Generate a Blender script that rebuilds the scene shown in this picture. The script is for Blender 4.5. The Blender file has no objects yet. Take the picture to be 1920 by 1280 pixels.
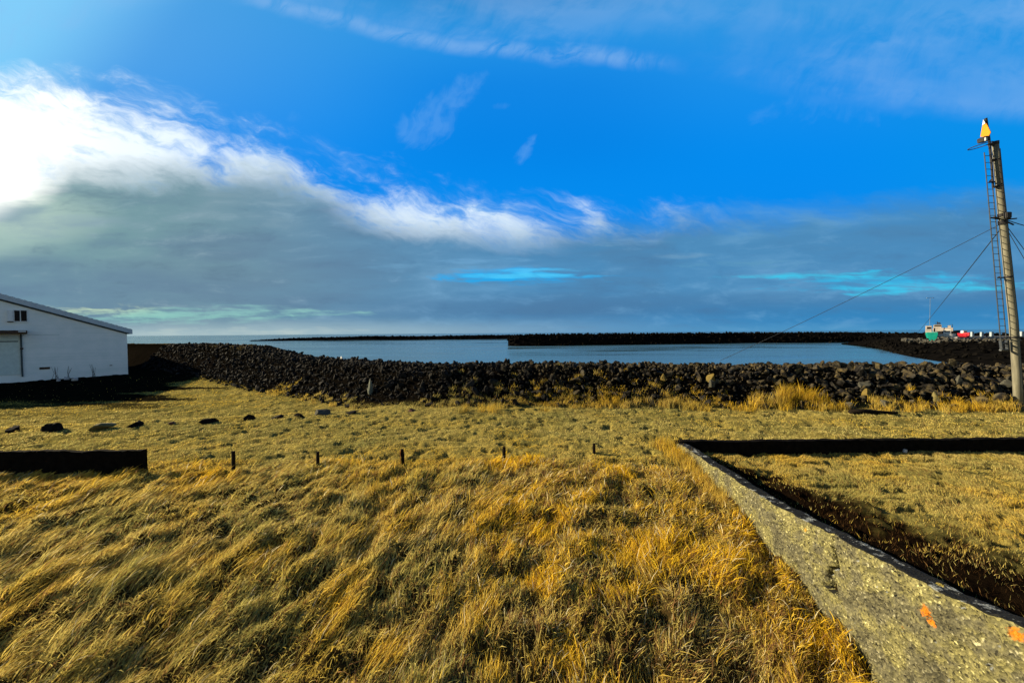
import bpy, bmesh, math, random
import numpy as np
from mathutils import Vector, Matrix, noise as mnoise

random.seed(7)
rng = np.random.default_rng(11)
scene = bpy.context.scene
COL = scene.collection
R = math.radians

# ------------------------------------------------------------------ camera
CAMZ = 3.4
F = 693.0
SEA = -3.0
cam_data = bpy.data.cameras.new("camera")
cam_data.sensor_width = 36.0
cam_data.lens = 36.0 * F / 1920.0
cam_data.clip_start = 0.05
cam_data.clip_end = 60000
cam = bpy.data.objects.new("camera", cam_data)
COL.objects.link(cam)
CAMROT = Matrix.Rotation(R(90 - 1.32), 4, 'X') @ Matrix.Rotation(R(-0.45), 4, 'Z')
cam.matrix_world = Matrix.Translation((0, 0, CAMZ)) @ CAMROT
scene.camera = cam


def P(px, py, D):
    """measured point of the place: pixel of the survey photo at distance D"""
    r = CAMROT.to_3x3() @ Vector(((px - 960) / F, -(py - 640) / F, -1))
    r = r * (D / r.y)
    return Vector((r.x, r.y, r.z + CAMZ))


# ------------------------------------------------------------------ numpy noise
def _hash(ix, iy, seed):
    h = (ix.astype(np.int64) * 374761393 + iy.astype(np.int64) * 668265263 + seed * 1442695041) & 0x7fffffff
    h = ((h ^ (h >> 13)) * 1274126177) & 0x7fffffff
    h = h ^ (h >> 16)
    return (h & 0xffff) / 65535.0


def vn(x, y, seed=0):
    x = np.asarray(x, float); y = np.asarray(y, float)
    ix = np.floor(x); iy = np.floor(y)
    fx = x - ix; fy = y - iy
    fx = fx * fx * fx * (fx * (fx * 6 - 15) + 10); fy = fy * fy * fy * (fy * (fy * 6 - 15) + 10)
    ix = ix.astype(np.int64); iy = iy.astype(np.int64)
    a = _hash(ix, iy, seed); b = _hash(ix + 1, iy, seed)
    c = _hash(ix, iy + 1, seed); d = _hash(ix + 1, iy + 1, seed)
    return (a + (b - a) * fx) * (1 - fy) + (c + (d - c) * fx) * fy


def fbm(x, y, seed=0, oct=4, gain=.5):
    s = 0; a = 1; n = 0
    for k in range(oct):
        s = s + a * vn(x * 2 ** k + 17.3 * k, y * 2 ** k - 9.1 * k, seed + k); n += a; a *= gain
    return s / n


def sst(a, b, x):
    t = np.clip((np.asarray(x, float) - a) / (b - a), 0, 1)
    return t * t * (3 - 2 * t)


# ------------------------------------------------------------------ objects
def tag(o, label=None, cat=None, group=None, kind=None):
    if label: o['label'] = label
    if cat: o['category'] = cat
    if group: o['group'] = group
    if kind: o['kind'] = kind
    return o


def empty(name, loc=(0, 0, 0), rz=0):
    o = bpy.data.objects.new(name, None)
    o.location = loc; o.rotation_euler = (0, 0, rz)
    o.empty_display_size = .3
    COL.objects.link(o)
    return o


def link_mesh(name, me, mat=None, parent=None):
    o = bpy.data.objects.new(name, me)
    COL.objects.link(o)
    if mat: me.materials.append(mat)
    if parent: o.parent = parent
    return o


def np_mesh(name, co, faces, smooth=False):
    """co (N,3); faces (M,3) or (M,4) index arrays"""
    me = bpy.data.meshes.new(name)
    me.vertices.add(len(co)); me.vertices.foreach_set('co', np.ascontiguousarray(co, np.float32).ravel())
    k = faces.shape[1]
    me.loops.add(faces.size); me.loops.foreach_set('vertex_index', np.ascontiguousarray(faces, np.int32).ravel())
    me.polygons.add(len(faces)); me.polygons.foreach_set('loop_start', np.arange(0, faces.size, k, dtype=np.int32))
    me.update(calc_edges=True)
    me.polygons.foreach_set('use_smooth', np.full(len(faces), smooth, bool))
    me.update()
    return me


def set_col(me, name, cols):
    at = me.attributes.new(name, 'FLOAT_COLOR', 'POINT')
    c = np.ones((len(cols), 4), np.float32); c[:, :3] = cols
    at.data.foreach_set('color', c.ravel())


class MB:
    """collects simple shapes into one mesh"""
    def __init__(s): s.bm = bmesh.new()

    def box(s, c, d, rot=None, bevel=0):
        r = bmesh.ops.create_cube(s.bm, size=1)
        vs = r['verts']
        M = Matrix.Translation(c) @ (rot.to_4x4() if rot else Matrix.Identity(4)) @ Matrix.Diagonal((d[0], d[1], d[2], 1))
        bmesh.ops.transform(s.bm, matrix=M, verts=vs)
        if bevel:
            es = list({e for v in vs for e in v.link_edges})
            bmesh.ops.bevel(s.bm, geom=es, offset=bevel, segments=2, affect='EDGES')
        return s

    def tube(s, pts, r, seg=8, cap=True):
        pts = [Vector(p) for p in pts]
        rs = r if isinstance(r, (list, tuple)) else [r] * len(pts)
        rings = []
        for i, p in enumerate(pts):
            t = (pts[min(i + 1, len(pts) - 1)] - pts[max(i - 1, 0)]).normalized()
            u = t.orthogonal().normalized() if abs(t.z) > .9 else t.cross(Vector((0, 0, 1))).normalized()
            if abs(t.z) > .9: u = (Vector((1, 0, 0)) - t * t.x).normalized()
            w = t.cross(u)
            rings.append([s.bm.verts.new(p + (u * math.cos(a) + w * math.sin(a)) * rs[i])
                          for a in [2 * math.pi * k / seg for k in range(seg)]])
        for a, b in zip(rings, rings[1:]):
            for k in range(seg):
                s.bm.faces.new((a[k], a[(k + 1) % seg], b[(k + 1) % seg], b[k]))
        if cap:
            s.bm.faces.new(rings[0][::-1]); s.bm.faces.new(rings[-1])
        return s

    def poly_prism(s, pts, off):
        """polygon pts extruded by vector off"""
        a = [s.bm.verts.new(p) for p in pts]; b = [s.bm.verts.new(Vector(p) + Vector(off)) for p in pts]
        s.bm.faces.new(a[::-1]); s.bm.faces.new(b)
        n = len(pts)
        for i in range(n):
            s.bm.faces.new((a[i], a[(i + 1) % n], b[(i + 1) % n], b[i]))
        return s

    def build(s, name, mat, parent=None, smooth=False):
        bmesh.ops.recalc_face_normals(s.bm, faces=s.bm.faces[:])
        me = bpy.data.meshes.new(name); s.bm.to_mesh(me); s.bm.free()
        if smooth:
            for p in me.polygons: p.use_smooth = True
        return link_mesh(name, me, mat, parent)


# ------------------------------------------------------------------ materials
def new_mat(name):
    m = bpy.data.materials.new(name); m.use_nodes = True
    nt = m.node_tree; nt.nodes.clear()
    out = nt.nodes.new('ShaderNodeOutputMaterial')
    b = nt.nodes.new('ShaderNodeBsdfPrincipled')
    nt.links.new(b.outputs[0], out.inputs[0])
    return m, nt, b, out


def noise_node(nt, scale, detail=4, rough=.6, src='Position', dist=0.0):
    if src == 'Position': g = nt.nodes.new('ShaderNodeNewGeometry').outputs['Position']
    else: g = nt.nodes.new('ShaderNodeTexCoord').outputs['Object']
    n = nt.nodes.new('ShaderNodeTexNoise')
    n.inputs['Scale'].default_value = scale; n.inputs['Detail'].default_value = detail
    n.inputs['Roughness'].default_value = rough; n.inputs['Distortion'].default_value = dist
    nt.links.new(g, n.inputs['Vector'])
    return n


def ramp(nt, fac, stops):
    r = nt.nodes.new('ShaderNodeValToRGB')
    e = r.color_ramp.elements
    while len(e) < len(stops): e.new(.5)
    for el, (p, c) in zip(e, stops):
        el.position = p; el.color = (*c, 1)
    nt.links.new(fac, r.inputs[0])
    return r.outputs[0]


def bump(nt, b, fac, strength, dist=.02):
    n = nt.nodes.new('ShaderNodeBump'); n.inputs['Strength'].default_value = strength
    n.inputs['Distance'].default_value = dist
    nt.links.new(fac, n.inputs['Height']); nt.links.new(n.outputs[0], b.inputs['Normal'])


def simple(name, c1, c2, scale=6, rough=.6, metal=0, bmp=.2, dist=.01, src='Position', spec=.3):
    m, nt, b, _ = new_mat(name)
    n = noise_node(nt, scale, 5, .65, src)
    nt.links.new(ramp(nt, n.outputs['Fac'], [(.3, c1), (.7, c2)]), b.inputs['Base Color'])
    b.inputs['Roughness'].default_value = rough; b.inputs['Metallic'].default_value = metal
    b.inputs['Specular IOR Level'].default_value = spec
    if bmp: bump(nt, b, n.outputs['Fac'], bmp, dist)
    return m


def grass_mat(name, trans=.42):
    m = bpy.data.materials.new(name); m.use_nodes = True
    nt = m.node_tree; nt.nodes.clear()
    out = nt.nodes.new('ShaderNodeOutputMaterial')
    a = nt.nodes.new('ShaderNodeAttribute'); a.attribute_name = 'tint'
    d = nt.nodes.new('ShaderNodeBsdfDiffuse'); t = nt.nodes.new('ShaderNodeBsdfTranslucent')
    mx = nt.nodes.new('ShaderNodeMixShader'); mx.inputs[0].default_value = trans
    nt.links.new(a.outputs['Color'], d.inputs[0]); nt.links.new(a.outputs['Color'], t.inputs[0])
    nt.links.new(d.outputs[0], mx.inputs[1]); nt.links.new(t.outputs[0], mx.inputs[2])
    nt.links.new(mx.outputs[0], out.inputs[0])
    return m


M_GRASS = grass_mat('dry_grass')
M_ROCK = None

# ------------------------------------------------------------------ terrain shape
BASE = np.array([(75, 14.2), (32, 14.9), (21, 15.5), (12, 16.0), (1, 16.9), (-3.9, 17.1), (-7.2, 18.6), (-10.9, 21.0), (-19.3, 26.2),
                 (-27.0, 31.3), (-34, 36), (-42, 41.5), (-60, 53), (-120, 85)], float)
CREST_Z = np.array([1.3, 1.35, 1.42, 1.5, 1.62, 1.62, 1.55, 1.5, 1.55, 2.35, 2.40, 2.35, 2.2, 2.0])
_seg = BASE[1:] - BASE[:-1]
_len = np.linalg.norm(_seg, axis=1)
_cum = np.concatenate([[0], np.cumsum(_len)])


def bw(x, y):
    """signed distance seaward of the foot of the breakwater, and position along it"""
    x = np.asarray(x, float); y = np.asarray(y, float)
    if x.size and y.max() < 12.5: return np.full(x.shape, -4.0), np.full(x.shape, _cum[3])
    if x.ndim == 1 and x.size > 5000 and (y < 12.5).any():
        sd = np.full(x.shape, -4.0); ss = np.full(x.shape, _cum[3]); k = y >= 12.5
        sd[k], ss[k] = bw(x[k], y[k])
        return sd, ss
    best = np.full(x.shape, 1e9); sd = np.zeros(x.shape); ss = np.zeros(x.shape)
    for i in range(len(_seg)):
        a = BASE[i]; t = _seg[i] / _len[i]
        rx = x - a[0]; ry = y - a[1]
        u = np.clip(rx * t[0] + ry * t[1], 0, _len[i])
        dx = rx - u * t[0]; dy = ry - u * t[1]
        d = np.hypot(dx, dy)
        side = np.where(t[0] * ry - t[1] * rx < 0, 1, -1)   # seaward = right hand of travel (right to left)
        k = d < best
        best = np.where(k, d, best); sd = np.where(k, side * d, sd); ss = np.where(k, _cum[i] + u, ss)
    return sd, ss


def wall_x(y): return 4.34 + .03 * y


def shed_shade(x, y):
    """shade in front of the shed, painted as dark ground"""
    n = fbm(np.asarray(x) * .13, np.asarray(y) * .6, 65, 4) - .5
    return sst(-1.2, 1.2, -20 - (np.asarray(x) + .42 * (np.asarray(y) - 19)) + n * 13) * sst(62, 55, np.asarray(y)) * sst(19.3, 22.3, np.asarray(y) + n * 7)


def inside(x, y): return (x > wall_x(y) + .1) & (y < 10.5)


def ground_base(x, y):
    x = np.asarray(x, float); y = np.asarray(y, float)
    z = np.interp(y, [-40, -2, 2, 3.5, 4.56, 5.0, 5.8, 7.2, 9, 10.3, 12, 90],
                  [-1.9, -1.75, -1.5, -1.22, -.93, -.76, -.53, -.27, -.06, 0, 0, 0])
    edge = 16.1 + (x + 7) * .216
    z = z - .5 * sst(-.2, 3.2, y - edge) * sst(-4, -8.5, x) * (1 - .55 * sst(24, 32, y))
    z = np.where(inside(x, y), -.10, z)
    sd, ss = bw(x, y)
    cz = np.interp(ss, _cum, CREST_Z)
    run = np.interp(ss, _cum, [3, 3, 3, 3, 3, 3, 3.1, 3.2, 3.6, 4.2, 3.5, 3, 3, 3])
    up = sst(-.1, 1, sd / run)
    z = z * (1 - up) + cz * up
    down = np.clip((sd - run - 1.6) / 9, 0, 1)
    z = z * (1 - down) - 6.5 * down
    return z


def ground(x, y):
    """with lumps"""
    z = ground_base(x, y)
    sd, ss = bw(x, y)
    inn = inside(x, y)
    fore = sst(10.2, 8.6, y + .5 * (fbm(x * .5, y * .5, 5) - .5) * 2) * (~inn)
    # tussocks combed along the wind
    ca, sa = .42, .91
    al = x * ca + y * sa; ac = -x * sa + y * ca
    tus = fbm(al * 1.5, ac * 3.0, 21, 3) - .5
    z = z + fore * (tus * .22 + (fbm(x * 3.0, y * 3.4, 31, 2) - .5) * .27)
    lawn = (1 - fore) * sst(.3, -.6, sd)
    z = z + lawn * ((fbm(x * 1.1, y * 1.5, 41, 3) - .5) * .10 + (fbm(x * 4.2, y * 4.2, 43, 3) - .5) * .10 - .09 * sst(.56, .74, fbm(x * 2.6, y * 3.4, 45, 3)))
    z = z + sst(-.2, .4, sd) * (fbm(x * 2.1, y * 2.1, 51, 3) - .5) * .25
    return z


# ------------------------------------------------------------------ ground sheet
def build_ground():
    ang = np.concatenate([np.linspace(-180, -64, 50)[:-1], np.linspace(-64, 64, 900), np.linspace(64, 180, 50)[1:]])
    rad = np.concatenate([np.linspace(.3, 3.5, 14)[:-1], 3.5 * np.exp(np.linspace(0, math.log(150 / 3.5), 560))])
    A, Rr = np.meshgrid(np.radians(ang), rad)
    x = Rr * np.sin(A); y = Rr * np.cos(A)
    z = ground(x, y)
    na, nr = len(ang), len(rad)
    idx = np.arange(na * nr).reshape(nr, na)
    f = np.stack([idx[:-1, :-1], idx[:-1, 1:], idx[1:, 1:], idx[1:, :-1]], -1).reshape(-1, 4)
    me = np_mesh('ground', np.stack([x, y, z], -1).reshape(-1, 3), f[:, ::-1], True)
    sd, ss = bw(x.ravel(), y.ravel())
    inn = inside(x, y).ravel()
    c = np.zeros((na * nr, 3))
    n = fbm(x.ravel() * .6, y.ravel() * .6, 61)
    n2 = fbm(x.ravel() * 3, y.ravel() * 3, 63)
    thatch = np.array([.055, .038, .014]); straw = np.array([.34, .27, .075]); olive = np.array([.20, .18, .055])
    mix = np.clip(n * 1.3 - .1, 0, 1)[:, None]
    c = straw * (1 - mix) + olive * mix
    c = c * (.5 + .7 * n2[:, None])
    fr = sst(10.2, 8.6, y.ravel()) * (~inn)
    c = c * (1 - fr[:, None]) + thatch * fr[:, None]
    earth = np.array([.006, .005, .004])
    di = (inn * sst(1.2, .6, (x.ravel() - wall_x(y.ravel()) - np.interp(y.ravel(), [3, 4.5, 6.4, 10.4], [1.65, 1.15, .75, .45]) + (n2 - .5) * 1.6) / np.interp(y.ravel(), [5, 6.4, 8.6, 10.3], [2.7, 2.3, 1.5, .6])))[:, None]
    c = c * (1 - di) + np.array([.008, .005, .003]) * di  # shadow of the near wall painted into the ground colour
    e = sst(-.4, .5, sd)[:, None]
    hz = shed_shade(x.ravel(), y.ravel())[:, None]
    c = c * (1 - hz) + np.array([.009, .008, .005]) * (.6 + .8 * n2[:, None]) * hz  # shade of the shed painted into the soil colour
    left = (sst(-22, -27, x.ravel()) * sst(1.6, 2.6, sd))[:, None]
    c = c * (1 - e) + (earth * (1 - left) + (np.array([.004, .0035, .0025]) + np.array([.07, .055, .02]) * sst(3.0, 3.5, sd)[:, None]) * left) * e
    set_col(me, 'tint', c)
    m, nt, b, _ = new_mat('ground_soil')
    a = nt.nodes.new('ShaderNodeAttribute'); a.attribute_name = 'tint'
    nn = noise_node(nt, 22, 6, .7)
    mul = nt.nodes.new('ShaderNodeMix'); mul.data_type = 'RGBA'; mul.blend_type = 'MULTIPLY'; mul.inputs[0].default_value = 1
    nt.links.new(a.outputs['Color'], mul.inputs[6])
    nt.links.new(ramp(nt, nn.outputs['Fac'], [(.3, (.4, .4, .4)), (.75, (1.3, 1.25, 1.1))]), mul.inputs[7])
    nt.links.new(mul.outputs[2], b.inputs['Base Color'])
    b.inputs['Roughness'].default_value = 1; b.inputs['Specular IOR Level'].default_value = 0
    bump(nt, b, nn.outputs['Fac'], .9, .04)
    tag(link_mesh('ground', me, m), kind='structure')


build_ground()

# ------------------------------------------------------------------ grass blades
def blade_mesh(name, root, ang, length, width, th0, th1, col, lock=None, lockw=0.0, segs=3):
    """ribbons bent from th0 to th1 (from vertical) towards heading ang"""
    n = len(root)
    dx = np.sin(ang); dy = np.cos(ang)
    pts = [root.copy()]
    p = root.copy()
    for k in range(segs):
        t = (k + .5) / segs
        th = th0 + (th1 - th0) * t
        st = (length / segs)
        p = p + np.stack([dx * np.sin(th) * st, dy * np.sin(th) * st, np.cos(th) * st], -1)
        pts.append(p.copy())
    if lock is not None:
        for k in range(1, segs + 1):
            t = k / segs
            w = (lockw * t ** 1.3)[:, None]
            pts[k] = pts[k] * (1 - w) + (root * (1 - t) + lock * t) * w
    # keep above the ground
    for k in range(1, segs + 1):
        g = ground(pts[k][:, 0], pts[k][:, 1]) + .012 * k
        pts[k][:, 2] = np.maximum(pts[k][:, 2], g)
    phi = rng.uniform(0, math.pi, n)
    sx = np.cos(phi) * width * .5; sy = np.sin(phi) * width * .5
    side = np.stack([sx, sy, rng.uniform(-.3, .3, n) * width], -1)
    nv = 2 * segs + 1
    V = np.empty((n, nv, 3), np.float32)
    for k in range(segs):
        w = [1, .85, .6, .4][int(k * 3 / segs)]
        V[:, 2 * k] = pts[k] - side * w; V[:, 2 * k + 1] = pts[k] + side * w
    V[:, 2 * segs] = pts[segs]
    fl = []
    for k in range(segs - 1):
        fl += [(2 * k, 2 * k + 1, 2 * k + 3), (2 * k, 2 * k + 3, 2 * k + 2)]
    fl.append((2 * segs - 2, 2 * segs - 1, 2 * segs))
    fl = np.array(fl, np.int32)
    faces = (fl[None] + (np.arange(n, dtype=np.int32) * nv)[:, None, None]).reshape(-1, 3)
    me = np_mesh(name, V.reshape(-1, 3), faces, True)
    set_col(me, 'tint', np.repeat(col, nv, axis=0))
    return tag(link_mesh(name, me, M_GRASS), kind='stuff')


def straw_colour(x, y, n, goldness):
    """golden, straw, olive and grey-brown blades in drifts"""
    gold = np.array([.68, .43, .028]); straw = np.array([.58, .46, .14]); olive = np.array([.38, .345, .105]); brown = np.array([.26, .15, .055])
    a = fbm(x * .8, y * .8, 71, 3) + rng.normal(0, .10, n)
    g = np.clip(goldness + (a - .5) * 1.3, 0, 1)[:, None]
    b = np.clip(.35 + (fbm(x * 1.4, y * 1.4, 73, 2) - .5) * 1.6 + rng.normal(0, .22, n), 0, 1)[:, None]
    c = (straw * (1 - b) + olive * b) * (1 - g) + gold * g
    br = (rng.random(n) < .16)[:, None]
    c = np.where(br, brown, c)
    return np.clip(c * rng.uniform(.7, 1.2, n)[:, None], 0, .85)


def meadow():
    # locks of long combed grass
    pts = []
    cell = .20
    for D in np.arange(3.4, 10.3, cell):
        xs = np.arange(-1.5 * D - 1, 1.5 * D + 1, cell)
        pts.append(np.stack([xs, np.full(len(xs), D)], -1))
    L = np.concatenate(pts)
    L = L + rng.uniform(-.5, .5, L.shape) * cell * 1.1
    lim = 9.55 + (fbm(L[:, 0] * .6, L[:, 1] * 0 + 3, 81, 2) - .5) * 1.4
    keep = (L[:, 1] < lim) & (L[:, 0] < wall_x(L[:, 1]) - .05)
    L = L[keep]
    nl = len(L)
    lh = .34 + (fbm(L[:, 0] * .35, L[:, 1] * .35, 83, 2) - .5) * 1.5 + rng.normal(0, 1, nl) * (.25 + .4 * sst(-2, 3, L[:, 0]))      # heading from +y towards +x
    ll = .195 * (.65 + .7 * fbm(L[:, 0] * .7, L[:, 1] * .7, 85, 2)) * rng.uniform(.75, 1.3, nl)
    bare = fbm(L[:, 0] * 1.9, L[:, 1] * 2.3, 87, 2)
    ll = ll * (.78 + .55 * sst(.50, .64, fbm(L[:, 0] * 1.9, L[:, 1] * 1.9, 89, 2)))
    lz = ground(L[:, 0], L[:, 1])
    lift = rng.uniform(.10, .62, nl) * (.8 + .6 * sst(-2, 2, L[:, 0]))
    tip = np.stack([L[:, 0] + np.sin(lh) * ll * .9, L[:, 1] + np.cos(lh) * ll * .9, lz + lift * ll], -1)
    per = (np.clip(420 / L[:, 1], 46, 95) * np.where(bare < .40, .10, 1) * rng.uniform(.6, 1.3, nl)).astype(int)
    ids = np.repeat(np.arange(nl), per)
    n = len(ids)
    x = L[ids, 0] + rng.normal(0, .11, n); y = L[ids, 1] + rng.normal(0, .11, n)
    ok = x < wall_x(y) - .015
    ids = ids[ok]; x = x[ok]; y = y[ok]; n = len(ids)
    root = np.stack([x, y, ground(x, y) - .01], -1)
    ang = lh[ids] + rng.normal(0, 1, n) * (.55 + .45 * sst(-2, 3, x))
    ln = ll[ids] * rng.uniform(.6, 1.25, n)
    wd = (.0048 + .0014 * y) * np.where(x > 1.5, .8, 1) * rng.uniform(.7, 1.35, n)
    th0 = rng.uniform(0, .7, n); th1 = rng.uniform(.8, 2.1, n)
    tp = tip[ids] + rng.normal(0, .045, (n, 3))
    over = tp[:, 0] > wall_x(tp[:, 1]) - .03
    tp[over, 0] = wall_x(tp[over, 1]) - .03
    gold = .10 + .55 * sst(-4, 3.5, x) - .10 * sst(6, 4, y)
    near_wall = sst(.8, .1, wall_x(y) - x)
    gold = gold + .45 * near_wall * sst(5, 7, y)
    tuf = fbm(L[:, 0] * 1.9, L[:, 1] * 1.9, 89, 2) + rng.normal(0, .05, nl)
    tm = sst(.50, .64, tuf)
    lockt = ((tm - .35) * (.35 + .55 * sst(-3, 2, L[:, 0])) + rng.normal(0, .10, nl))[ids]
    col = straw_colour(x, y, n, np.clip(gold + lockt, 0, 1))
    dull = (rng.random(n) < .30 * (1 - tm[ids]) * sst(-4, 2, x))
    col[dull] = np.array([.20, .105, .045]) * rng.uniform(.6, 1.3, dull.sum())[:, None]
    pale = rng.random(n) < .02 + .03 * sst(-2, 3, x)
    col = np.clip(col * 1.2, 0, .85)
    col[pale] = np.array([.80, .70, .42]) * rng.uniform(.75, 1.05, pale.sum())[:, None]
    ln = np.where(pale, ln * 1.3, ln)
    blade_mesh('meadow_grass', root, ang, ln, wd, th0, th1, col, tp, rng.uniform(.0, .6, n), 3)
    # undergrowth, unruly
    n = 120000
    D = np.sqrt(rng.uniform(3.4 ** 2, 10 ** 2, n)); x = rng.uniform(-1.5, 1.5, n) * D
    ok = (x < wall_x(D) - .02); x = x[ok]; y = D[ok]; n = len(x)
    root = np.stack([x, y, ground(x, y) - .01], -1)
    col = straw_colour(x, y, n, np.full(n, .2))
    blade_mesh('undergrowth_grass', root, rng.uniform(0, 6.28, n), rng.uniform(.06, .17, n), (.0038 + .0011 * y) * rng.uniform(.7, 1.4, n),
               rng.uniform(.1, .9, n), rng.uniform(.8, 2.0, n), col, None, 0, 2)


meadow()


def lawn():
    # short grass between meadow and breakwater, and over the hollow
    n = 340000
    D = 8.6 + (34 - 8.6) * rng.random(n) ** 1.9
    x = rng.uniform(-1.5, 1.5, n) * D
    y = D
    sd, ss = bw(x, y)
    cl = fbm(x * 2.2, y * 2.2, 91, 3)
    ok = (sd < .35) & (rng.random(n) > .975 * shed_shade(x, y)) & (~inside(x, y + .05)) & (rng.random(n) < sst(.30, .48, cl) * .85 + .15) & ~((x > 4.4) & (y < 10.75))
    x = x[ok]; y = y[ok]; n = len(x); cl = cl[ok]
    root = np.stack([x, y, ground(x, y) - .01], -1)
    gold = .12 + .34 * sst(17, 22, y) + .12 * sst(2, 14, x) + (fbm(x * .22, y * .5, 46, 3) - .5) * .9
    col = straw_colour(x, y, n, np.clip(gold, 0, 1))
    col = col * np.array([1.24, 1.28, 1.42])
    blade_mesh('lawn_grass', root, .4 + rng.normal(0, .9, n), rng.uniform(.03, .08, n) * (.6 + .9 * cl), (.0028 + .00055 * y) * rng.uniform(.7, 1.4, n),
               rng.uniform(.1, .8, n), rng.uniform(.9, 1.9, n), col, None, 0, 2)
    # inside the low walls
    n = 200000
    y = 2.6 + (10.5 - 2.6) * rng.random(n) ** .8
    x = wall_x(y) + .22 + rng.random(n) * 12.0
    cl = fbm(x * 1.6, y * 1.6, 95, 3)
    ok = (x < 1.5 * y + 1.5) & (rng.random(n) < sst(.28, .46, cl) * .8 + .2)
    x = x[ok]; y = y[ok]; cl = cl[ok]; n = len(x)
    # wall shadow painted as a dark strip of thinned, reddish-brown blades
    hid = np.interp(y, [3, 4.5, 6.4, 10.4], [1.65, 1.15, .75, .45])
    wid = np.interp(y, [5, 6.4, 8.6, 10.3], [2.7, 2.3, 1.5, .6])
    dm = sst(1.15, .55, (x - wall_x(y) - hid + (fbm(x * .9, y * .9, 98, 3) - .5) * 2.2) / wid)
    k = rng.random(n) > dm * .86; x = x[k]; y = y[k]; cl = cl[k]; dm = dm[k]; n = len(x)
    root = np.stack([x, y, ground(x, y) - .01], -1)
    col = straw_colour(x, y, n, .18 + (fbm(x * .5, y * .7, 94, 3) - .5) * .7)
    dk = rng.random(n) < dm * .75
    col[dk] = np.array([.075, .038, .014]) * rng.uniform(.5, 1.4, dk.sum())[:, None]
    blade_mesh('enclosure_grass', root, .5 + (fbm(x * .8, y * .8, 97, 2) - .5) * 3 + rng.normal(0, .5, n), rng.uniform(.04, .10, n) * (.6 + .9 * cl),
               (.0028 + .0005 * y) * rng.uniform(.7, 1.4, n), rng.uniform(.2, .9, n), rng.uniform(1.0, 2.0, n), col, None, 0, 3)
    # tall dry stems along the foot of the breakwater and round the wall corner
    cx = []; 
    for _ in range(330):
        s = rng.uniform(_cum[1] + 4, _cum[8] + 4)
        i = np.searchsorted(_cum, s) - 1
        b = BASE[i] + _seg[i] * (s - _cum[i]) / _len[i]
        nrm = np.array([_seg[i][1], -_seg[i][0]]) / _len[i]
        q = b - nrm * 0
        dens = fbm(np.array([s * .22]), np.array([2.0]), 99, 2)[0]
        if rng.random() > sst(.36, .62, dens): continue
        d = rng.normal(.25, .3)
        # seaward normal
        sdn = np.array([_seg[i][1], -_seg[i][0]]) / _len[i]
        cx.append((q[0] + sdn[0] * d, q[1] + sdn[1] * d, (.16 + .22 * dens) * (.7 + .5 * float(sst(-4, 8, q[0])))))
    for px, py, k, h in [(1480, 762, 26, .72), (1510, 763, 16, .66), (1450, 764, 12, .6), (1300, 765, 6, .5), (870, 766, 6, .45), (940, 766, 5, .4),
                         (1395, 766, 5, .5), (1840, 772, 14, .5), (1890, 772, 14, .5), (1780, 772, 8, .45), (1690, 772, 6, .4), (1560, 768, 8, .5)]:
        D = CAMZ * F / (py - 618)
        for _ in range(k):
            q = P(px, py, D)
            cx.append((q.x + rng.normal(0, .38), q.y + rng.normal(.05, .2), h * rng.uniform(.6, 1.1)))
    for _ in range(150):
        xx = rng.uniform(-3, 10); cx.append((xx, 17.0 - .08 * xx + abs(rng.normal(0, .9)), rng.uniform(.12, .24)))
    for _ in range(70):
        yy = rng.uniform(7.6, 10.6)
        cx.append((wall_x(yy) - abs(rng.normal(.12, .12)), yy, rng.uniform(.22, .4)))
    for _ in range(12):
        cx.append((4.35 + rng.normal(0, .12), 10.75 + rng.normal(0, .1), rng.uniform(.3, .48)))
    C = np.array(cx)
    ids = np.repeat(np.arange(len(C)), 42); n = len(ids)
    x = C[ids, 0] + rng.normal(0, .10, n); y = C[ids, 1] + rng.normal(0, .08, n)
    root = np.stack([x, y, ground(x, y) - .02], -1)
    col = straw_colour(x, y, n, .25 + .45 * sst(-3, 8, x))
    blade_mesh('tall_grass', root, rng.normal(.6, 1.0, n), C[ids, 2] * rng.uniform(.5, 1.25, n), (.004 + .0005 * y) * rng.uniform(.7, 1.3, n),
               rng.uniform(-.2, .35, n), rng.uniform(.3, 1.3, n), col, None, 0, 3)


lawn()

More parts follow.
